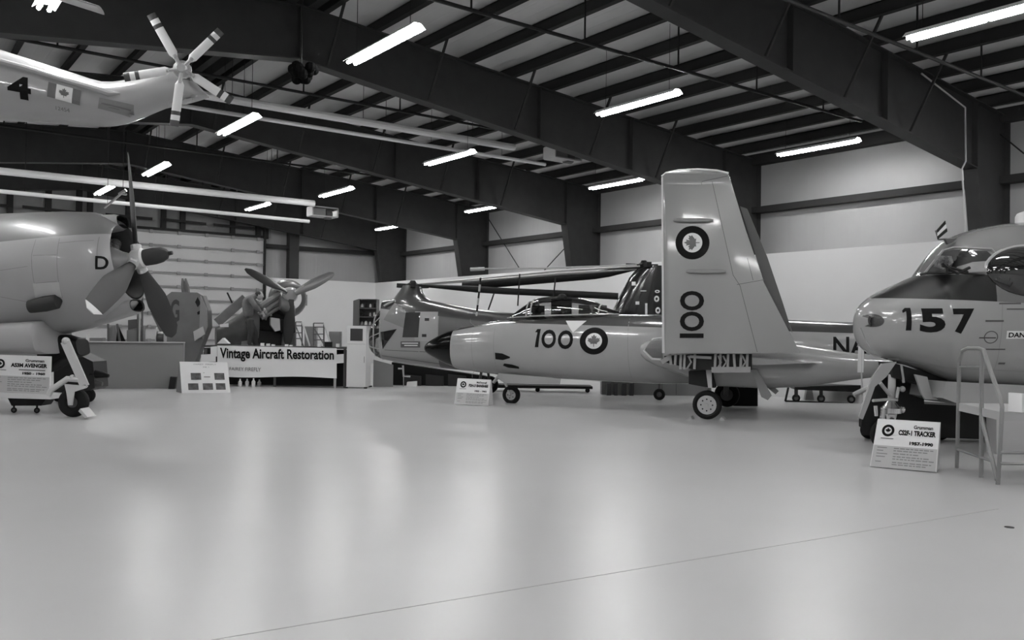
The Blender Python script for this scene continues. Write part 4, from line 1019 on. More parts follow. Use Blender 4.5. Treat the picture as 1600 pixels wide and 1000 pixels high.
for (x0, y0, x1, y1, r_) in ((402, 482, 437, 460, .12), (404, 492, 440, 468, .1), (408, 498, 440, 478, .07), (412, 486, 440, 474, .05), (415, 500, 418, 486, .04), (424, 494, 420, 484, .04)): b.tube([ff.pw(x0, y0, .45), ff.pw(x1, y1, .35)], r_, 8)
b.build('engine_bearer', MGREY, t_ff)
b = B(); b.loft(hull(ff, [(402, 478, 525), (425, 470, 528), (445, 462, 525)], [.4, .42, .4], -.3, 16, 3)); b.build('engine_block', DARK, t_ff)
ring_c = ff.pw(455, 466, .5)
b = B(); b.lathe(ring_c-an*.6, an, [(0, .62), (.1, .68), (.45, .55), (.5, .45), (.48, .4), (.3, .5)], 28, False); b.build('nose_ring', mat('nose_ring_grey', 95, .4, metal=.3), t_ff, smooth=60)
b = B(); b.loft(hull(ff, [(437, 462, 484), (446, 464, 492), (455, 470, 496), (460, 478, 492)], [.3, .38, .35, .2], .55, 16, 2.2)); b.build('cowling_panel', FM2, t_ff)
sp = ff.pw(455.5, 461, .9); b = B().lathe(sp-an*.35, an, [(0, .24), (.25, .25), (.32, .2), (.35, .05)], 24); hb2 = b.build('propeller_hub', mat('spinner_grey', 140, .3, coat=.3), t_ff)
for x, y, m_ in ((383, 420, 0), (522, 427, 1), (449, 541, 0)):
    T = onP(x, y, sp, fw); d = (T-sp).normalized(); x_ = (an.cross(d)*.86+an*.5*(1 if m_ == 0 else -.9))
    B().loft(blade(sp+d*.15, T, x_, .2, .36 if m_ else .42, .2, .1, 12, .2)).build('blade', [mat('propeller_black', 34, .4, coat=.2), mat('propeller_polished', 105, .25, coat=.4)][m_], hb2, smooth=50)
B().prism([ff.pw(x, y, .7) for x, y in ((438, 500), (461, 498), (461, 520), (438, 519))], -ff.b*.5).build('radiator_box', BLACK, t_ff, smooth=0)
B().prism([ff.pw(x, y, .75) for x, y in ((423, 496), (437, 498), (438, 516), (430, 518), (423, 508))], -ff.b*.2).build('side_panel', LGREY, t_ff, smooth=0)
for x0, x1 in ((378, 392), (441, 450), (452, 462)):
    B().prism([ff.pw(x, y, .4) for x, y in ((x0, 520 if x0 > 400 else 512), (x1, 520 if x0 > 400 else 512), (x1+1, 598), (x0-2, 598))], -ff.b*.4).build('support_stand', MGREY if x0 < 400 else DGREY, t_ff, smooth=0)
B().prism([ff.pw(x, y, .3) for x, y in ((396, 515), (440, 520), (444, 540), (398, 540))], -ff.b*.5).build('lower_frame', DARK, t_ff, smooth=0)
# folded wing standing left of it with gun barrels
o = onZ(290, 597.5); fg = Frame((o.x, o.y, 0), rr)
t = thing('detached_wing', 'worn grey wing panel lettered G standing on end behind the low grey partition', 'airplane wing', (o.x, o.y, 0))
wg = B().prism([fg.pw(x, y) for x, y in ((236, 490), (252, 468), (268, 456), (308, 457), (317, 462), (325, 485), (326, 512), (318, 532), (306, 564), (302, 598), (276, 598), (268, 560), (258, 535))], -fg.b*.35).build('skin', mat('wing_dull_grey', 92, .55, var=.12, scale=2), t, smooth=0)
mk = Marks(); mk.add(text2d('G', .03), *quad_px(fg, 0, 266.5, 468, 280.5, 503)); mk.add(poly2d([(0, 1), (.35, 1), (1, 0), (.7, 0)]), *quad_px(fg, 0, 260, 467, 266, 500)); mk.build('letter_marking', mat('faded_lettering', 45, .6), wg, -fg.b, None, .01)
mk = Marks()
for pts_ in (((305, 472), (309, 464), (314, 474), (309, 480)), ((308, 488), (313, 485), (314, 490), (309, 492))):
    P_ = [fg.pw(x, y) for x, y in pts_]; mk.add(RECT, P_[3], P_[2], P_[0], P_[1])
mk.build('lightening_holes', BLACK, wg, -fg.b, None, .01)
B().prism([fg.pw(x, y, .05) for x, y in ((303, 518), (318, 510), (321, 522), (305, 533))], fg.b*.06).build('rib_plate', LGREY, t, smooth=0)
B().prism([fg.pw(x, y, .03) for x, y in ((314, 462), (324, 484), (325, 510), (318, 530), (312, 520), (313, 490))], fg.b*.05).build('hinge_edge', MGREY, t, smooth=0)
for x in (285, 290):
    B().tube([fg.pw(x+3, 458, -.1), fg.pw(x+1.5, 446, -.1), fg.pw(x, 435, -.1)], [.09, .08, .03], 8).build('gun_barrel', DGREY, t)
# mechanic leaning over the engine
def skin_obj(name, pts, edges, m, parent, sub=2):
    me = bpy.data.meshes.new(name); me.from_pydata([p for p, r in pts], edges, []); o = bpy.data.objects.new(name, me); COL.objects.link(o)
    me.materials.append(m); sk = o.modifiers.new('s', 'SKIN'); sb = o.modifiers.new('d', 'SUBSURF'); sb.levels = sub; sb.render_levels = sub
    for i, (p, r) in enumerate(pts):
        me.skin_vertices[0].data[i].radius = (r, r)
    me.skin_vertices[0].data[0].use_root = True
    dg = bpy.context.evaluated_depsgraph_get(); nm = bpy.data.meshes.new_from_object(o.evaluated_get(dg)); o.modifiers.clear(); o.data = nm; nm.shade_smooth()
    if parent is not None: put(o, parent)
    return o
fp = ff
def PP(x, y, l): return fp.pw(x, y, l)
t_p = thing('person', 'person in grey work jacket and dark trousers bending over the stripped engine', 'person', PP(390, 541, .9))
tor = [(PP(390, 497, .9), .17), (PP(387, 485, .92), .19), (PP(387, 472, .95), .21), (PP(392, 464, 1.0), .19), (PP(398, 463, 1.0), .09), (PP(403, 463, 1.02), .1),
       (PP(391, 467, 1.2), .11), (PP(399, 478, 1.3), .085), (PP(408, 487, 1.2), .06), (PP(391, 465, .75), .1), (PP(402, 475, .6), .08), (PP(411, 482, .7), .06)]
skin_obj('work_jacket', tor, [(0, 1), (1, 2), (2, 3), (3, 4), (4, 5), (3, 6), (6, 7), (7, 8), (3, 9), (9, 10), (10, 11)], CLOTHM, t_p)
body = [(PP(390, 497, .9), .16), (PP(390, 503, 1.05), .13), (PP(392, 519, 1.08), .1), (PP(389, 537, 1.06), .07), (PP(394, 541, 1.1), .06), (PP(390, 503, .75), .13), (PP(399, 519, .72), .1), (PP(400, 537, .7), .07), (PP(405, 541, .72), .06)]
skin_obj('dark_trousers', body, [(0, 1), (1, 2), (2, 3), (3, 4), (0, 5), (5, 6), (6, 7), (7, 8)], CLOTHD, t_p)
hd = PP(406, 462, 1.03)
head = B().ball(hd, .125, 16, (.95, .85, 1.15)).ball(hd+rr*.11-Z*.03-fw*.02, .03, 8).ball(hd-fw*.11, .03, 8, (1, .5, 1.4)).build('head', SKIN, t_p)
B().ball(hd+Z*.04-rr*.04, .125, 14, (1, 1, .9)).build('hair', HAIR, head)
for c in (PP(410, 489, 1.18), PP(413, 484, .72)):
    b = B(); b.ball(c, .055, 8, (1, .6, 1.2))
    for j in range(4): b.tube([c+rr*.02*j-Z*.02, c+rr*(.02*j+.03)-Z*.09, c+rr*(.02*j+.02)-Z*.13], [.016, .013, .01], 6)
    b.tube([c-rr*.03, c-rr*.06-Z*.06], [.018, .012], 6); b.build('hand', SKIN, t_p)
B().b2(PP(375, 541, 1.3)-Z*.06, PP(420, 541, .3)).build('work_platform', DGREY, t_ff, smooth=0)
#PART5
# ------------------------------------------------------------------ signs
def bil(c):
    def f(x, y): return c[0]*(1-x)*(1-y)+c[1]*x*(1-y)+c[2]*(1-x)*y+c[3]*x*y
    return f
def rect(f, x0, y0, x1, y1): return f(x0, y0), f(x1, y0), f(x0, y1), f(x1, y1)
def sign_face(t, face, c, n, maker, title, note, years, blank=False):
    f = bil(c); W = (c[1]-c[0]).length; H = (c[2]-c[0]).length; ar = W/H
    mk = Marks(); mk.add(RECT, *rect(f, .012, .0, .988, .455)); mk.build('text_field', BOARDG, face, -n, None, .004)
    mk = Marks(); r = .125; roundel(mk, *rect(f, .2-r/ar*1., .77-r, .2+r/ar*1., .77+r), 0, 1, 0, .0)
    mk.build('roundel', [INK, MARKW], face, -n, None, .006)
    mk = Marks()
    mk.add(text2d(maker, .03), *rect(f, .6, .835, .9, .91)); mk.add(text2d(title, .05), *rect(f, .37, .69, .95, .8))
    mk.add(text2d(years, .05), *rect(f, .56, .50, .92, .57)); mk.build('title_lettering', INK, face, -n, None, .006)
    mk = Marks()
    mk.add(RECT, *rect(f, .1, .595, .3, .615))
    if note: mk.add(RECT, *rect(f, .5, .61, .92, .64))
    for i, y in enumerate((.41, .35, .285, .225, .12)): mk.add(RECT, *rect(f, .07, y-.008, (.22, .17, .24, .21, .16)[i], y+.008))
    for i, y in enumerate((.41, .36, .3, .24, .19, .12, .075)):
        x = .33; random.seed(i)
        while x < (.9, .85, .7, .88, .92, .93, .8)[i]:
            l = random.uniform(.03, .09); mk.add(RECT, *rect(f, x, y-.009, x+l, y+.009)); x += l+.015
    mk.build('small_print', DULLINK, face, -n, None, .006)
def floor_sign(px4, label, maker, title, note, years):
    bl, br = onZ(*px4[0]), onZ(*px4[1]); bl.z = br.z = .01
    wv = (br-bl).normalized(); n = wv.cross(Z)
    if n.dot(fw) > 0: n = -n
    tl = math.radians(13); nn = n*math.cos(tl)+Z*math.sin(tl)
    a, b_ = onP(*px4[2], bl, nn), onP(*px4[3], bl, nn)
    t = thing('exhibit_sign', label, 'sign', (bl+br)/2*1.0, 'exhibit signs standing on the floor')
    face = B().prism([bl, br, b_, a], -nn*.03).build('board', BOARD, t, smooth=0)
    k = B().prism([bl-n*.06, bl-n*.34, a-n*.04], wv*.02).prism([br-n*.06-wv*.02, br-n*.34-wv*.02, b_-n*.04-wv*.02], wv*.02)
    k.prism([V((p.x, p.y, p.z)) for p in (bl-n*.34, br-n*.34, b_-n*.05, a-n*.05)], -n*.015); k.build('back_stand', OFFW, t, smooth=0)
    sign_face(t, face, (bl, br, a, b_), nn, maker, title, note, years)
floor_sign([(1359, 729.5), (1463, 739), (1371.5, 654.5), (1469, 660.5)], 'white exhibit sign with roundel on the floor in front of the black cart, reading TRACKER', 'Grumman', 'CS2F-1 TRACKER', False, '1957-1990')
floor_sign([(710, 632), (762.5, 634.5), (715, 591), (766.5, 593.5)], 'small white exhibit sign standing left of the nose wheel of the folded-wing jet', 'McDonnell', 'F2H-3 BANSHEE', False, '1955 - 1962')
# sign on a low wheeled frame at the left edge
q0 = onZ(60, 648); fd = Frame((q0.x, q0.y, 0), rr)
t = thing('exhibit_sign', 'white exhibit sign reading AVENGER on a low frame below the propeller aircraft', 'sign', q0, 'exhibit signs standing on the floor')
c = (fd.pw(-22, 612), fd.pw(77.5, 617), fd.pw(-18, 554), fd.pw(79.5, 557))
face = B().prism([c[0], c[1], c[3], c[2]], -fd.b*.04).build('board', BOARD, t, smooth=0)
sign_face(t, face, c, fd.b, 'Grumman', 'AS3M AVENGER', True, '1950 - 1960')
B().prism([fd.pw(x, y, .05) for x, y in ((-30, 612), (79, 617), (79, 624), (-30, 621))], -fd.b*.6).build('frame', OFFW, t, smooth=0)
B().prism([fd.pw(x, y, -.1) for x, y in ((12, 622), (72, 623), (64, 634), (18, 634))], -fd.b*.4).build('dark_block', BLACK, t, smooth=0)  # black block under the pale frame
for x in (-20, 22, 58):
    q = fd.pw(x, 630, -.3); B().tube([fd.pw(x, 622, -.3), V((q.x, q.y, .12))], .02, 6).build('caster_stem', DARK, t); q.z = .06
    wheel(t, q, fd.b, .06, .04, .5, 0, DGREY, 'caster')
# photo display board
bl, br = onZ(284, 614.5), onZ(360, 613.5)
wv = (br-bl).normalized(); n = wv.cross(Z); n = -n if n.dot(fw) > 0 else n; tl = math.radians(12); nn = n*math.cos(tl)+Z*math.sin(tl)
a, b_ = onP(280.5, 565, bl, nn), onP(355, 566, bl, nn)
t = thing('display_board', 'white board with five photographs leaning at the left end of the banner table', 'display board', (bl+br)/2)
face = B().prism([bl, br, b_, a], -nn*.03).build('board', BOARD, t, smooth=0)
B().prism([bl-n*.05, bl-n*.6-wv*.15, a-n*.06], wv*.03).build('side_wing', MGREY, t, smooth=0)
f = bil((bl, br, a, b_))
mk = Marks(); mk.add(text2d('FAIREY  FIREFLY', 0), *rect(f, .29, .9, .76, .94)); mk.add(text2d('MK 1', 0), *rect(f, .48, .81, .6, .85)); mk.add(RECT, *rect(f, .48, .5, .61, .53)); mk.add(RECT, *rect(f, .47, .64, .5, .655))
mk.build('caption', DULLINK, face, -nn, None, .004)
PH = mat('monochrome_photograph', 70, .4, var=.85, scale=9)
for x0, y0, x1, y1 in ((.21, .42, .42, .64), (.7, .42, .91, .64), (.14, .1, .35, .31), (.44, .1, .65, .31), (.71, .1, .91, .31)):
    mk = Marks(); mk.add(RECT, *rect(f, x0, y0, x1, y1)); mk.build('photograph', PH, face, -nn, None, .004)

# ------------------------------------------------------------------ banner table
q0 = onZ(430, 604.5); ft_ = Frame((q0.x, q0.y, 0), -(onZ(524, 606)-onZ(340, 603)))
T = lambda x, y, l=0: ft_.pw(x, y, l)
t = thing('work_bench', 'long work bench with a banner along its front, tools and parts on top', 'bench', q0)
zt_ = T(430, 541).z
A, C_ = T(318, 541), T(541, 543)
def atz(p, z): return V((p.x, p.y, z))
B().prism([atz(A, zt_), atz(C_, zt_), atz(C_, zt_)-ft_.b*.9, atz(A, zt_)-ft_.b*.9], -Z*.06).build('bench_top', mat('bench_top_dark', 62, .6), t, smooth=0)
for x in (322, 430, 524, 539):
    for l in (-.05, -.8):
        p = T(x, 545, l); B().b2(p-V((.03, .03, 0)), V((p.x+.03, p.y+.03, 0))).build('leg', LGREY if x == 524 else DGREY, t, smooth=0)
p1, p2 = T(318, 600, -.5), T(541, 600, -.5)
B().prism([atz(p1, .02), atz(p2, .02), atz(p2, zt_-.1), atz(p1, zt_-.1)], -ft_.b*.3).build('under_bench_darkness', DARK, t, smooth=0)  # dark panel standing in for the shade under the bench
# banner
n_ = 24; vs = []; fs_ = []
for i in range(n_+1):
    f_ = i/n_; x = 339.5+(526-339.5)*f_; yb = 588+2*math.sin(f_*7)*.6-2*(1-f_)*0+2.5*f_*(1-.0)
    for j in range(5):
        y = (540+4.2*f_)+(yb-(540+4.2*f_))*j/4; vs.append(T(x, y, .03+.018*math.sin(i*1.3)*j/4))
for i in range(n_):
    for j in range(4): a0 = i*5+j; fs_.append((a0, a0+5, a0+6, a0+1))
bn = B(); bn.add(vs, fs_); bn.add([v-ft_.b*.006 for v in vs], [f_[::-1] for f_ in fs_])
bn = tag(bn.build('banner', mat('banner_white', 222, .45), None, smooth=60), 'long white banner reading Vintage Aircraft Restoration hung on the bench front', 'banner')
mk = Marks(); mk.add(text2d('Vintage Aircraft Restoration', .03), T(344, 564.5, .04), T(522, 566.5, .04), T(344, 543, .04), T(522, 547, .04)); mk.build('banner_lettering', INK, bn, -ft_.b, None, .02)
mk = Marks(); mk.add(text2d('FAIREY FIREFLY', 0), T(359, 578.5, .04), T(408, 580.5, .04), T(359, 573.5, .04), T(408, 574.5, .04)); mk.build('banner_small_lettering', DGREY, bn, -ft_.b, None, .02)
def put_bottle(x, y0, y1, label, m, r=.06, l=.02):
    p = T(x, y1, l); p.z = 0; h = T(x, y0, l).z
    return tag(B().lathe(p, Z, [(0, r), (h*.6, r), (h*.8, r*.4), (h, r*.4)], 12).build('bottle', m), label, 'bottle', 'bottles under the bench')
for x, y0, m, lb in ((375, 592, OFFW, 'leftmost pale bottle on the floor under the bench banner'), (386, 592, LGREY, 'second bottle from the left under the bench banner'), (396, 591, OFFW, 'slim pale bottle third under the bench banner'), (405, 593, MGREY, 'rightmost grey bottle under the bench banner')):
    put_bottle(x, y0, 604, lb, m)
# things on the bench
def onbench(x0, y0, x1, l, dep, name, label, cat, m, group=None):
    a0 = atz(T(x0, y0, l), zt_+.001); b0 = atz(T(x1, y0, l), zt_+.001); top = T(x0, y0, l).z
    return tag(B().prism([a0, b0, atz(b0, top), atz(a0, top)], -ft_.b*dep).build(name, m, smooth=0), label, cat, group)
tri = B().prism([atz(T(x, y, -.2), T(x, y, -.2).z) for x, y in ((339, 537), (357, 537), (348, 528))], -ft_.b*.2); tag(tri.build('paper_tent', BOARD, smooth=0), 'folded white paper tent on the left end of the bench', 'paper')
onbench(476, 510, 494, -.6, .2, 'metal_cabinet', 'small grey cabinet on the bench behind the left wire rack', 'cabinet', MGREY)
onbench(514, 518, 532, -.55, .2, 'parts_box', 'grey open parts box near the right end of the bench', 'box', MGREY)
onbench(507, 534, 519, .0, .04, 'tray', 'black tray at the foot of the right wire rack', 'tray', BLACK)
random.seed(8)
for i, (x, y) in enumerate(((407, 536), (416, 537), (424, 538), (445, 538), (452, 539), (496, 538), (525, 537))):
    onbench(x, y, x+4.5, -.05-.02*(i % 3), .1, 'rag', 'crumpled white rag or cup among the small items along the bench edge', 'rag', BOARD, 'white rags and cups along the bench edge')
def rack(x0, x1, xr, y0, label):
    t = thing('wire_rack', label, 'rack', atz(T(x0, 541, -.3), zt_))
    P_ = lambda x, y, l: T(x, y, l)
    b = B()
    for x in (x0, x1): b.tube([P_(x, y0, -.3), atz(P_(x, 540, -.3), zt_+.02)], .022, 6)
    for yy in (y0, y0+6, y0+17, y0+26): b.tube([P_(x0, yy, -.3), P_(x1, yy, -.3)], .018, 6)
    b.build('frame', DGREY, t); B().tube([P_(x1, y0, -.3), atz(P_(xr, 540, -.15), zt_+.02)], .028, 6).build('brace', LGREY, t)
    B().tube([P_(x0+1, y0+8, -.2), atz(P_(x1+2, 540, -.05), zt_+.02)], .02, 6).build('diagonal_brace', DGREY, t)
rack(490, 506, 518, 505, 'taller wire rack standing on the bench left of the parts box')
rack(462, 472, 484, 503, 'wire rack standing on the bench beside the engine')
for x0, y0, x1, y1, l, lb, nm in ((525, 553, 537, 568, -.02, 'white notice hung at the right end of the bench', 'notice'), (329, 541, 339, 558, .02, 'white paper notice hung left of the banner', 'notice'), (314, 553, 337, 566, .06, 'printed leaflet hanging over the top of the photo board', 'leaflet')):
    o_ = tag(B().prism([T(x0, y1, l), T(x1, y1-1, l), T(x1, y0, l), T(x0, y0+1, l)], -ft_.b*.01).build(nm, BOARD, smooth=0), lb, 'paper')
p = onY(478.5, 469, YB+.5); tag(B().b2(p-V((.05, .03, .28)), p+V((.05, 0, .28))).build('wall_thermometer', MGREY, smooth=0), 'narrow grey strip on the white wall right of the propeller spinner', 'thermometer')
# ------------------------------------------------------------------ white cabinet and shelf of instruments
A, Bq, Cq = onZ(541, 606.5), onZ(571, 607), onZ(583.5, 604.5)
Bq.z = A.z = Cq.z = .04; e1 = Bq-A; e2 = Cq-Bq; e2 = (e2-e1*e2.dot(e1)/e1.dot(e1)).normalized()*.75
fk = Frame(A, e1); hk = onP(543, 509, A, fk.b).z
t = thing('white_cabinet', 'tall white cabinet with a dark square window at the right of the bench', 'cabinet', (A.x, A.y, 0))
B().prism([A, Bq, Bq+e2, A+e2], Z*(hk-.04)).build('body', mat('cabinet_white', 210, .4), t, smooth=0)
f = bil((A, Bq, atz(A, hk), atz(Bq, hk)))
mk = Marks(); mk.add(RECT, *rect(f, .17, .755, .82, .955)); mk.build('window', mat('cabinet_window', 58, .1, coat=.5), t, -fk.b, None, .01)
mk = Marks(); mk.add(RECT, *rect(f, .03, .7, .97, .704)); mk.add(RECT, *rect(f, .9, .4, .93, .5)); mk.build('door_seam', MGREY, t, -fk.b, None, .008)
for q in (A, Bq, Bq+e2, A+e2): B().b2(q+V((-.04, -.04, -.04)), q+V((.04, .04, 0))).build('foot', DARK, t, smooth=0)
# shelf unit on top
l_ = -.15
sa_ = [onP(x, y, A-fk.b*.15, fk.b) for x, y in ((560, 506), (587, 506), (587, 468.5), (560, 467))]
for p in sa_[:2]: p.z = hk+.002
t = thing('instrument_shelf', 'small dark open shelf full of instruments standing on the white cabinet', 'shelf', sa_[0])
d = -fk.b*.4; w0 = (sa_[1]-sa_[0]); ht = sa_[3].z-sa_[0].z
sb = B()
for z in (0, .33, .66, 1): sb.prism([sa_[0]+Z*(ht*z-.02*z), sa_[1]+Z*(ht*z-.02*z), sa_[1]+d+Z*(ht*z-.02*z), sa_[0]+d+Z*(ht*z-.02*z)], Z*.02)
for q in (sa_[0], sa_[1]): sb.prism([q, q+d, q+d+Z*ht, q+Z*ht], w0.normalized()*.025)
sb.prism([sa_[0]+d, sa_[1]+d, sa_[1]+d+Z*ht, sa_[0]+d+Z*ht], fk.b*.01); sb.prism([sa_[0]-w0*.32, sa_[0], sa_[0]+Z*ht, sa_[0]-w0*.32+Z*ht*.93], d*.9)
sb.build('shelf_unit', DGREY, t, smooth=0)
random.seed(5)
for r_ in range(3):
    for k in range(4):
        q = sa_[0]+w0*(.14+.24*k)+d*.4+Z*(ht*(.33*r_)+.03); m_ = random.choice([OFFW, LGREY, MGREY, DARK])
        rad = random.uniform(.035, .06)
        tag(B().lathe(q, Z, [(0, rad), (.08+.02*(k % 2), rad*.8), (.11+.02*(k % 2), rad*.3)], 10).build('instrument', m_), 'small round instrument standing on the open shelf above the white cabinet', 'instrument', 'instruments on the open shelf')
# ------------------------------------------------------------------ partitions
PART = mat('partition_grey', 122, .55)
A, C_ = onZ(95, 608), onZ(282, 607); h1 = Frame(A, C_-A).pw(200, 535.5).z
t = thing('low_partition', 'low plain grey partition behind the propeller aircraft', 'partition', A)
pv = (C_-A).normalized(); pn = V((-pv.y, pv.x, 0))
B().prism([A, C_, C_+pn*.08, A+pn*.08], Z*h1).build('panel', PART, t, smooth=0)
B().prism([C_, C_+pn*.5, C_+pn*.5+pv*.06, C_+pv*.06], Z*h1).build('return_panel', PART, t, smooth=0)
B().prism([A+Z*h1-pn*.05, C_+pv*.1+Z*h1-pn*.05, C_+pv*.1+Z*h1+pn*.13, A+Z*h1+pn*.13], Z*.035).build('cap_rail', LGREY, t, smooth=0)
fp_ = Frame(A, pv); 
tag(B().prism([fp_.pw(x, y, .08) for x, y in ((264, 607), (274, 607), (277, 589), (267, 588.5))], fp_.b*.2).build('speaker_box', DARK, smooth=0), 'small dark box leaning at the foot of the grey partition beside the photo board', 'box')
A, C_ = onZ(583, 604.5), onZ(614, 604.5); f2 = Frame(A, C_-A)
tag(B().prism([A, C_, atz(C_, f2.pw(612, 570).z), atz(A, f2.pw(583, 562).z)], -f2.b*.05).build('low_partition', PART, smooth=0), 'grey board standing under the glazed nose of the two-rotor helicopter', 'partition')
# things behind the left partition
def back(px0, py0, px1, py1, l, m, name, label, cat, dep=.4, group=None, poly=None):
    pts = poly or ((px0, py1), (px1, py1), (px1, py0), (px0, py0))
    pp = [fp_.pw(x, y, l) for x, y in pts]; lo = min(p.z for p in pp)
    pp = [V((p.x, p.y, 0)) if p.z < lo+.02 else p for p in pp]
    return tag(B().prism(pp, -fp_.b*dep).build(name, m, smooth=0), label, cat, group)
t = thing('workshop_machine', 'grey bench machine with uprights behind the low grey partition, below the propeller', 'machine', atz(fp_.pw(212, 560, -1.2), 0))
B().prism([atz(fp_.pw(198, 560, -1.2), 0), atz(fp_.pw(224, 560, -1.2), 0), fp_.pw(224, 510, -1.2), fp_.pw(198, 516, -1.2)], -fp_.b*.5).build('body', MGREY, t, smooth=0)
B().prism([fp_.pw(x, y, -1.2) for x, y in ((200, 516), (218, 516), (218, 498), (200, 500))], -fp_.b*.4).build('head', DGREY, t, smooth=0)
for x in (215, 218, 222): B().tube([fp_.pw(x, 545, -1.15), fp_.pw(x+.5, 458, -1.15)], .03, 6).build('upright', LGREY if x == 218 else DGREY, t)
t = thing('step_ladder', 'dark folding ladder leaning behind the low grey partition', 'ladder', atz(fp_.pw(185, 560, -.9), 0))
for x0, x1 in ((183, 199), (169, 171)): B().tube([fp_.pw(x0, 506, -.9), atz(fp_.pw(x1, 545, -.9), 0)], .035, 6).build('rail', DGREY, t)
B().prism([fp_.pw(x, y, -1) for x, y in ((181, 535), (197, 535), (184, 507))], -fp_.b*.04).build('panel', BLACK, t, smooth=0)
B().prism([atz(fp_.pw(168, 545, -1), 0), atz(fp_.pw(180, 545, -1), 0), fp_.pw(180, 508, -1), fp_.pw(170, 512, -1)], -fp_.b*.3).build('tread_stack', MGREY, t, smooth=0)
q = fp_.pw(251, 528, -.8); t = thing('cable_reel', 'pale round cable reel behind the right end of the grey partition', 'reel', atz(q, 0))
b = B()
for s in (-.12, .12): b.lathe(q+fp_.a*s, fp_.a, [(0, .05), (.0, .33), (.02, .33), (.02, .05)], 24)
b.build('flange', LGREY, t); B().lathe(q-fp_.a*.1, fp_.a, [(0, .2), (.2, .2)], 20).build('cable', DGREY, t); B().b2(atz(q, 0)-V((.1, .1, 0)), q+V((.1, .1, -.2))).build('stand', DGREY, t, smooth=0)
back(113, 528, 160, 540, -1.5, MGREY, 'storage_crate', 'grey crate behind the left part of the low partition', 'crate', .6)
back(134.5, 522, 139, 534, -.8, WHITE, 'white_bottle', 'bright white bottle above the low partition under the cowling', 'bottle', .08)
# dark ground cart left of the partition
q0 = onZ(135, 629); fe = Frame((q0.x, q0.y, 0), rr)
t = thing('ground_cart', 'dark pointed ground cart half hidden behind the wheel beside the left sign', 'cart', q0)
B().prism([fe.pw(x, y) for x, y in ((84, 560), (118, 552), (145, 565), (146, 576), (148, 606), (141, 610), (84, 616))], -fe.b*.7).build('body', mat('ground_cart_paint', 34, .5), t, smooth=0)
B().tube([fe.pw(143, 584, -.1), fe.pw(158, 585, -.1), fe.pw(170, 587.5, -.1)], [.11, .09, .04], 10).build('tow_eye', DARK, t)
B().tube([fe.pw(143, 598, -.1), fe.pw(160, 600, -.1)], [.1, .05], 10).build('coupling', DGREY, t)
for x in (92, 138):
    q = fe.pw(x, 620, -.1); q.z = .17; wheel(t, q, fe.b, .17, .1, .5, 0, DARK)
# ------------------------------------------------------------------ under and behind the helicopters
q0 = onZ(660, 604); f3 = Frame((q0.x, q0.y, 0), rr)
t = thing('stored_crates', 'low black row of stored crates under the belly of the two-rotor helicopter', 'crates', q0)
B().prism([atz(f3.pw(612, 604, -.5), 0), atz(f3.pw(760, 604, -.5), 0), f3.pw(760, 588, -.5), f3.pw(612, 566, -.5)], -f3.b*.5).build('crate_row', BLACK, t, smooth=0)
for x in (630, 665, 700): B().prism([atz(f3.pw(x, 604, -.38), 0), atz(f3.pw(x+28, 604, -.38), 0), f3.pw(x+28, 588, -.38), f3.pw(x, 585, -.38)], -f3.b*.1).build('crate', mat('crate_black', 28, .7), t, smooth=0)
tag(B().prism([atz(f3.pw(635, 603, 0), .0), atz(f3.pw(651, 603, 0), 0), f3.pw(651, 596, 0), f3.pw(636, 597, 0)], -f3.b*.2).build('white_box', WHITE, smooth=0), 'small white box on the floor under the nose of the two-rotor helicopter', 'box')
b = B().tube([f3.pw(622, 576, .1), f3.pw(629, 576, .1)], .03, 6).tube([f3.pw(629.5, 571, .1), f3.pw(630.5, 588, .1), f3.pw(641, 588.5, .1)], .035, 6).tube([f3.pw(630.5, 588, .1), atz(f3.pw(630.5, 604, .1), 0)], .012, 6)
tag(b.build('boarding_step', LGREY), 'pale bent boarding step under the door of the two-rotor helicopter', 'step')
q0 = onZ(850, 613); f4 = Frame((q0.x, q0.y, 0), rr)
t = thing('low_trolley', 'long low dark trolley on the floor under the belly of the folded-wing jet', 'trolley', q0)
B().prism([f4.pw(x, y) for x, y in ((757, 601), (926, 604), (926, 608), (757, 606))], -f4.b*.8).build('deck', DARK, t, smooth=0)
for x in (765, 840, 918):
    q = f4.pw(x, 611, -.1); q.z = .07; wheel(t, q, f4.b, .07, .05, .5, 0, DARK, 'caster')
b = B(); q0 = onZ(1010, 617.5); f5_ = Frame((q0.x, q0.y, 0), rr)
t = thing('low_cupboard', 'row of low grey cupboards against the wall behind the jet wheel', 'cupboard', q0)
B().prism([atz(f5_.pw(940, 617), 0), atz(f5_.pw(1110, 618), 0), f5_.pw(1110, 585), f5_.pw(940, 585)], -f5_.b*.4).build('body', MGREY, t, smooth=0)
for x in (990, 1034, 1056): B().prism([atz(f5_.pw(x, 616, .01), .03), atz(f5_.pw(x+.8, 616, .01), .03), f5_.pw(x+.8, 588, .01), f5_.pw(x, 588, .01)], -f5_.b*.01).build('door_gap', DGREY, t, smooth=0)
for x, w_ in ((948, 7), (960, 5), (972, 7), (984, 6)):
    tag(B().prism([atz(f5_.pw(x, 619, .3), 0), atz(f5_.pw(x+w_, 619, .3), 0), f5_.pw(x+w_, 599, .3), f5_.pw(x, 599, .3)], -f5_.b*.2).build('standing_board', DGREY, smooth=0), 'narrow dark board standing on end in front of the grey cupboards', 'board', 'dark boards in front of the cupboards')
q0 = onZ(1168, 634.5); f6 = Frame((q0.x, q0.y, 0), rr)
tag(B().prism([atz(f6.pw(1146, 633), 0), atz(f6.pw(1184, 634), 0), f6.pw(1184, 600), f6.pw(1146, 600)], -f6.b*.3).build('black_crate', BLACK, smooth=0), 'tall black crate standing behind the large tyre of the folded-wing jet', 'crate')
q0 = onZ(1270, 629); f7_ = Frame((q0.x, q0.y, 0), rr*.98-fw*.1)
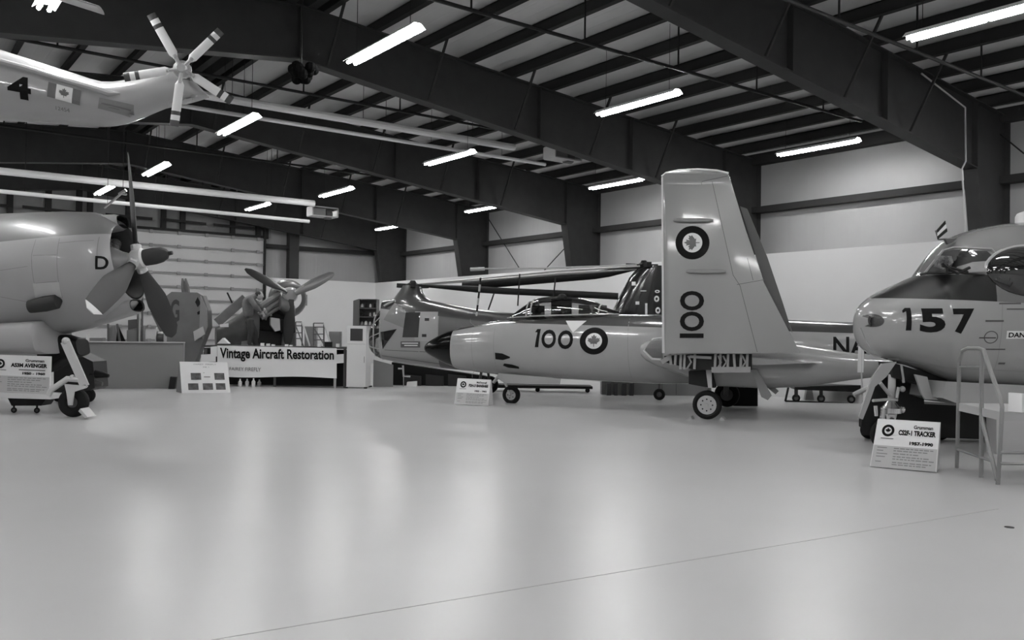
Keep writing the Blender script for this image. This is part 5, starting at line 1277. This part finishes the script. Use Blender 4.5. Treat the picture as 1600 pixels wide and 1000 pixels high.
t = thing('aircraft_dolly', 'long black dolly with legs under the rear of the folded-wing jet', 'dolly', q0)
B().prism([f7_.pw(x, y) for x, y in ((1240, 604), (1345, 602), (1345, 613), (1244, 609))], -f7_.b*.7).build('deck', BLACK, t, smooth=0)
b = B()
for x in (1244, 1283, 1335): b.tube([f7_.pw(x, 606, -.05), f7_.pw(x, 620, -.05)], .05, 8)
b.build('leg', DARK, t)
B().beam(f7_.pw(1227, 627, -.05), f7_.pw(1342, 632, -.05), .06, .06).beam(f7_.pw(1232, 604, -.05), f7_.pw(1227, 627, -.05), .05, .05).build('lower_rail', DARK, t, smooth=0)
for x in (1244, 1283, 1330):
    q = f7_.pw(x, 622, -.05); q.z = .11; wheel(t, q, f7_.b, .11, .06, .5, 0, DGREY, 'caster')
tag(B().prism([atz(f7_.pw(1258, 626, -.9), 0), atz(f7_.pw(1272, 626, -.9), 0), f7_.pw(1269, 608, -.9), f7_.pw(1261, 608, -.9)], -f7_.b*.2).build('floor_cone', MGREY, smooth=0), 'grey tapered block on the floor behind the black dolly', 'block')

# ------------------------------------------------------------------ steel work stand at the right edge
A, Bq, D = onZ(1495, 731), onZ(1533, 746), onZ(1559, 757)
fS = Frame(A, D-A); S = lambda x, y, l=0: fS.pw(x, y, l)
STL = mat('work_stand_steel', 128, .4, metal=.2)
t = thing('work_stand', 'tubular steel work stand with a platform at the right edge beside the white sign', 'work stand', A)
B().tube([A, S(1499, 565), S(1504, 548), S(1512, 544), S(1530, 544.5), S(1537, 547), S(1549, 583), S(1563, 622), S(1566, 636), S(1560, 745), D], .028, 8).build('guard_rail', STL, t)
B().tube([Bq, S(1534, 548)], .028, 8).build('post', STL, t)
B().tube([S(1533, 648), S(1558, 750)], .03, 8).build('brace', STL, t)
B().tube([S(1499, 573), S(1534, 573)], .012, 6).build('cross_rail', STL, t); B().tube([S(1496, 702), S(1551, 721)], .02, 6).build('cross_rail', STL, t)
rd = -fS.b*.0+rr*1.0+fw*.25
p1, p2, = S(1497, 633), S(1564, 640); z_ = (p1.z+p2.z)/2; p1.z = p2.z = z_
B().prism([p1, p2, p2+rr*1.6, p1+rr*1.6], -Z*.11).build('platform', mat('platform_grey', 165, .45), t, smooth=0)
for z in (.42, .28):
    B().tube([atz(p2, z), atz(p2+rr*1.6, z)], .02, 6).build('lower_rail', STL, t)
for q in (p1+rr*1.55, p2+rr*1.55): B().tube([atz(q, 0), atz(q, z_+.9)], .028, 8).build('post', STL, t)
q = onZ(1570, 706); f8 = Frame((q.x, q.y, 0), rr)
tag(B().prism([atz(f8.pw(1541, 687), 0), atz(f8.pw(1640, 689), 0), f8.pw(1640, 655), f8.pw(1541, 647)], f8.b*.3).build('storage_locker', LGREY, smooth=0), 'pale low locker standing behind the steel work stand', 'locker')
q = p2.lerp(p2+rr*1.6, .2)-fS.b*.12+V((0, 0, .003)); 
tag(B().b2(q+V((-.03, -.08, 0)), q+V((.03, .08, .24))).build('card_box', WHITE, smooth=0), 'upright white card box on the platform of the steel stand', 'box')
# drain in the floor
q = onZ(1577, 824); tag(B().lathe(q, Z, [(0, .045), (.004, .045)], 20).build('floor_drain', DARK), 'small dark drain cover set in the open floor at the right', 'drain')
